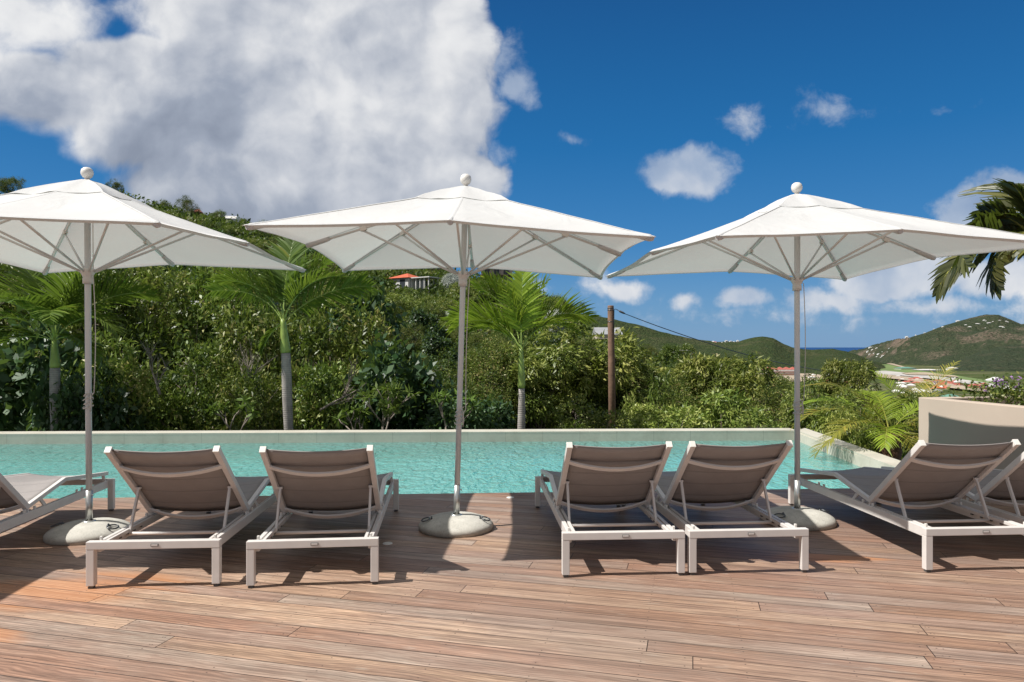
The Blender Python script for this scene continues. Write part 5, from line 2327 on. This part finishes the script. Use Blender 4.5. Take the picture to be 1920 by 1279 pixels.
pool_palm(107, 805, 690, 636, 12.6, 'leftmost palm behind the pool, grey trunk beside the left parasol pole', 1, 18,
          [(176, 68, 84, 2.0, 25), (6, 66, 84, 2.0, -25), (160, 80, 62, 2.0, 0), (20, 78, 62, 2.0, 0), (196, 48, 100, 1.6, 10), (-16, 46, 100, 1.6, 0), (180, 30, 100, 1.4, 0),
           (80, 84, 45, 1.9, 0), (265, 74, 100, 1.4, 0), (300, 62, 110, 1.4, 0), (110, 76, 60, 1.8, 0), (225, 66, 100, 1.6, 0), (340, 20, 95, 1.15, 0), (210, 18, 90, 1.2, 0), (350, 82, 55, 1.9, 0)], 'frond', lean=-.03)
pool_palm(549, 805, 662, 598, 12.6, 'second palm behind the pool, standing between the left and middle parasols', 2, 18,
          [(177, 56, 70, 1.85, 40), (3, 60, 68, 1.85, -40), (168, 74, 50, 1.8, 20), (10, 76, 52, 1.75, -20), (80, 87, 30, 1.7, 0), (188, 66, 80, 1.55, 20),
           (182, -40, 40, .7, 0), (110, 82, 45, 1.55, 0), (-8, 68, 80, 1.5, 0)], 'frond', lean=-.14)
pool_palm(979, 805, 728, 652, 12.8, 'third palm behind the pool, bright green and right of the middle parasol pole', 3, 14,
          [(178, 72, 108, 1.8, 35), (3, 74, 108, 1.85, -35), (172, 80, 62, 1.8, 25), (80, 89, 20, 1.5, 0), (358, 86, 36, 1.6, -25), (183, 62, 112, 1.55, 20),
           (176, 50, 100, 1.3, 0), (8, 66, 112, 1.3, -10), (186, 85, 45, 1.65, 20)], 'frond_lime', lean=-.03)


# golden feathery palm by the right pool wall
def golden_palm():
    rng = np.random.default_rng(77)
    base = Vector((5.15, 9.6, -1.0))
    root = empty('golden_palm', base)
    mb = MB()
    P = [(0, 0, -.2)] + [(.01 * math.sin(i), 0, .1 + i * .11) for i in range(11)]
    mb.tube(P, [.13 + .02 * (i % 2) for i in range(12)], 12)
    mb.build('trunk', M['fibre'], root)
    cp = Vector((0, 0, 1.20))
    spec = [(178, 44, 92, 1.45), (158, 52, 90, 1.4), (203, 34, 92, 1.3), (186, 20, 80, 1.2), (8, 56, 90, 1.15), (300, 40, 100, .85), (268, 30, 100, .75), (238, 34, 95, .9),
            (335, 44, 90, .95), (170, 66, 80, 1.35), (80, 60, 70, 1.1)]
    for i, (az, el, bend, L) in enumerate(spec):
        frond_obj(root, rng, [M['frond_gold' if i % 3 != 1 else 'frond_lime'], M['pod']], cp, R(az), L, R(el), R(bend), 44, .34, .014, 0, fold=.35, stem_r=.009, curl=.35, petiole=.2, gather=.5, ragged=.25)
    tag(root, 'golden-green feathery palm with reddish fibrous trunk by the right pool wall', 'palm tree')


golden_palm()


def second_feather_palm():
    rng = np.random.default_rng(78)
    base = Vector((7.15, 12.6, -2.4))
    root = empty('feather_palm', base)
    mb = MB()
    mb.tube([(0, 0, -.3), (0, 0, 1.0), (.02, 0, 2.0)], [.11, .09, .07], 10)
    mb.build('trunk', M['bark'], root)
    for i, (az, el, bend, L) in enumerate([(20, 74, 45, 1.9), (165, 70, 70, 1.7), (50, 62, 50, 1.8), (185, 45, 90, 1.6), (350, 60, 60, 1.6), (110, 80, 50, 1.6), (250, 60, 90, 1.3), (300, 65, 80, 1.3), (205, 66, 80, 1.5)]):
        frond_obj(root, rng, [M['frond_lime' if i % 2 else 'frond_gold'], M['pod']], Vector((.02, 0, 2.)), R(az), L, R(el), R(bend), 34, .36, .016, 0, fold=.35, stem_r=.006, curl=.3, petiole=.25, gather=.6, ragged=.3)
    tag(root, 'taller feathery palm behind the golden palm, tips against the airfield', 'palm tree')


second_feather_palm()


# coconut palm at the right frame edge
def coconut_palm():
    rng = np.random.default_rng(5)
    Y = 8.6
    cp = at(1935, 440, Y)
    root = empty('coconut_palm', (cp.x + .25, Y, -1.0))
    off = Vector((cp.x - (cp.x + .25), 0, cp.z + 1.0))
    mb = MB()
    mb.tube([(.0, 0, -.3), (.05, 0, 1.2), (.02, 0, 2.5), tuple(off + Vector((0, 0, .02)))], [.17, .13, .12, .13], 14)
    mb.build('trunk', M['palm_trunk'], root)
    kw = dict(fold=-.05, stem_r=.022, curl=.30, ragged=.22)
    for (az, el, bend, L, ll, roll, g) in [
        (183, 10, 98, 1.6, .50, 50, .95), (176, -2, 92, 1.35, .46, -30, .95), (185, -14, 76, 1.3, .42, 35, .95), (172, 52, 30, .62, .42, 30, 1.0), (180, 24, 22, .66, .40, 55, 1.0), (195, 34, 20, .5, .36, 0, 1.1), (178, 75, 40, .75, .42, -20, .9),
        (230, 10, 70, .9, .45, 0, .8),
        (20, 30, 90, 1.8, .6, 0, .6), (60, 50, 80, 1.8, .6, 0, .6), (330, 10, 80, 1.6, .6, 0, .6), (270, -20, 60, 1.1, .5, 0, .6), (75, 66, 70, 1.5, .6, 0, .6), (300, 60, 60, 1.5, .6, 0, .6)]:
        frond_obj(root, rng, [M['frond_near'], M['pod']], off, R(az), L, R(el), R(bend), 26, ll, .058, R(roll), petiole=.22, gather=g, **kw)
    pz = at(1887, 478, Y - .15)
    mb = MB()
    q = Vector((pz.x - root.location.x, pz.y - root.location.y, pz.z + 1.0))
    ax = Vector((.5, 0, .55)).normalized()
    mb.tube([q - ax * .21, q - ax * .15, q - ax * .03, q + ax * .12, q + ax * .3, off], [.008, .06, .105, .085, .03, .02], 12)
    mb.build('coconut', M['pod'], root)
    tag(root, 'coconut palm at the right frame edge with drooping fronds and a green pod', 'palm tree')


coconut_palm()
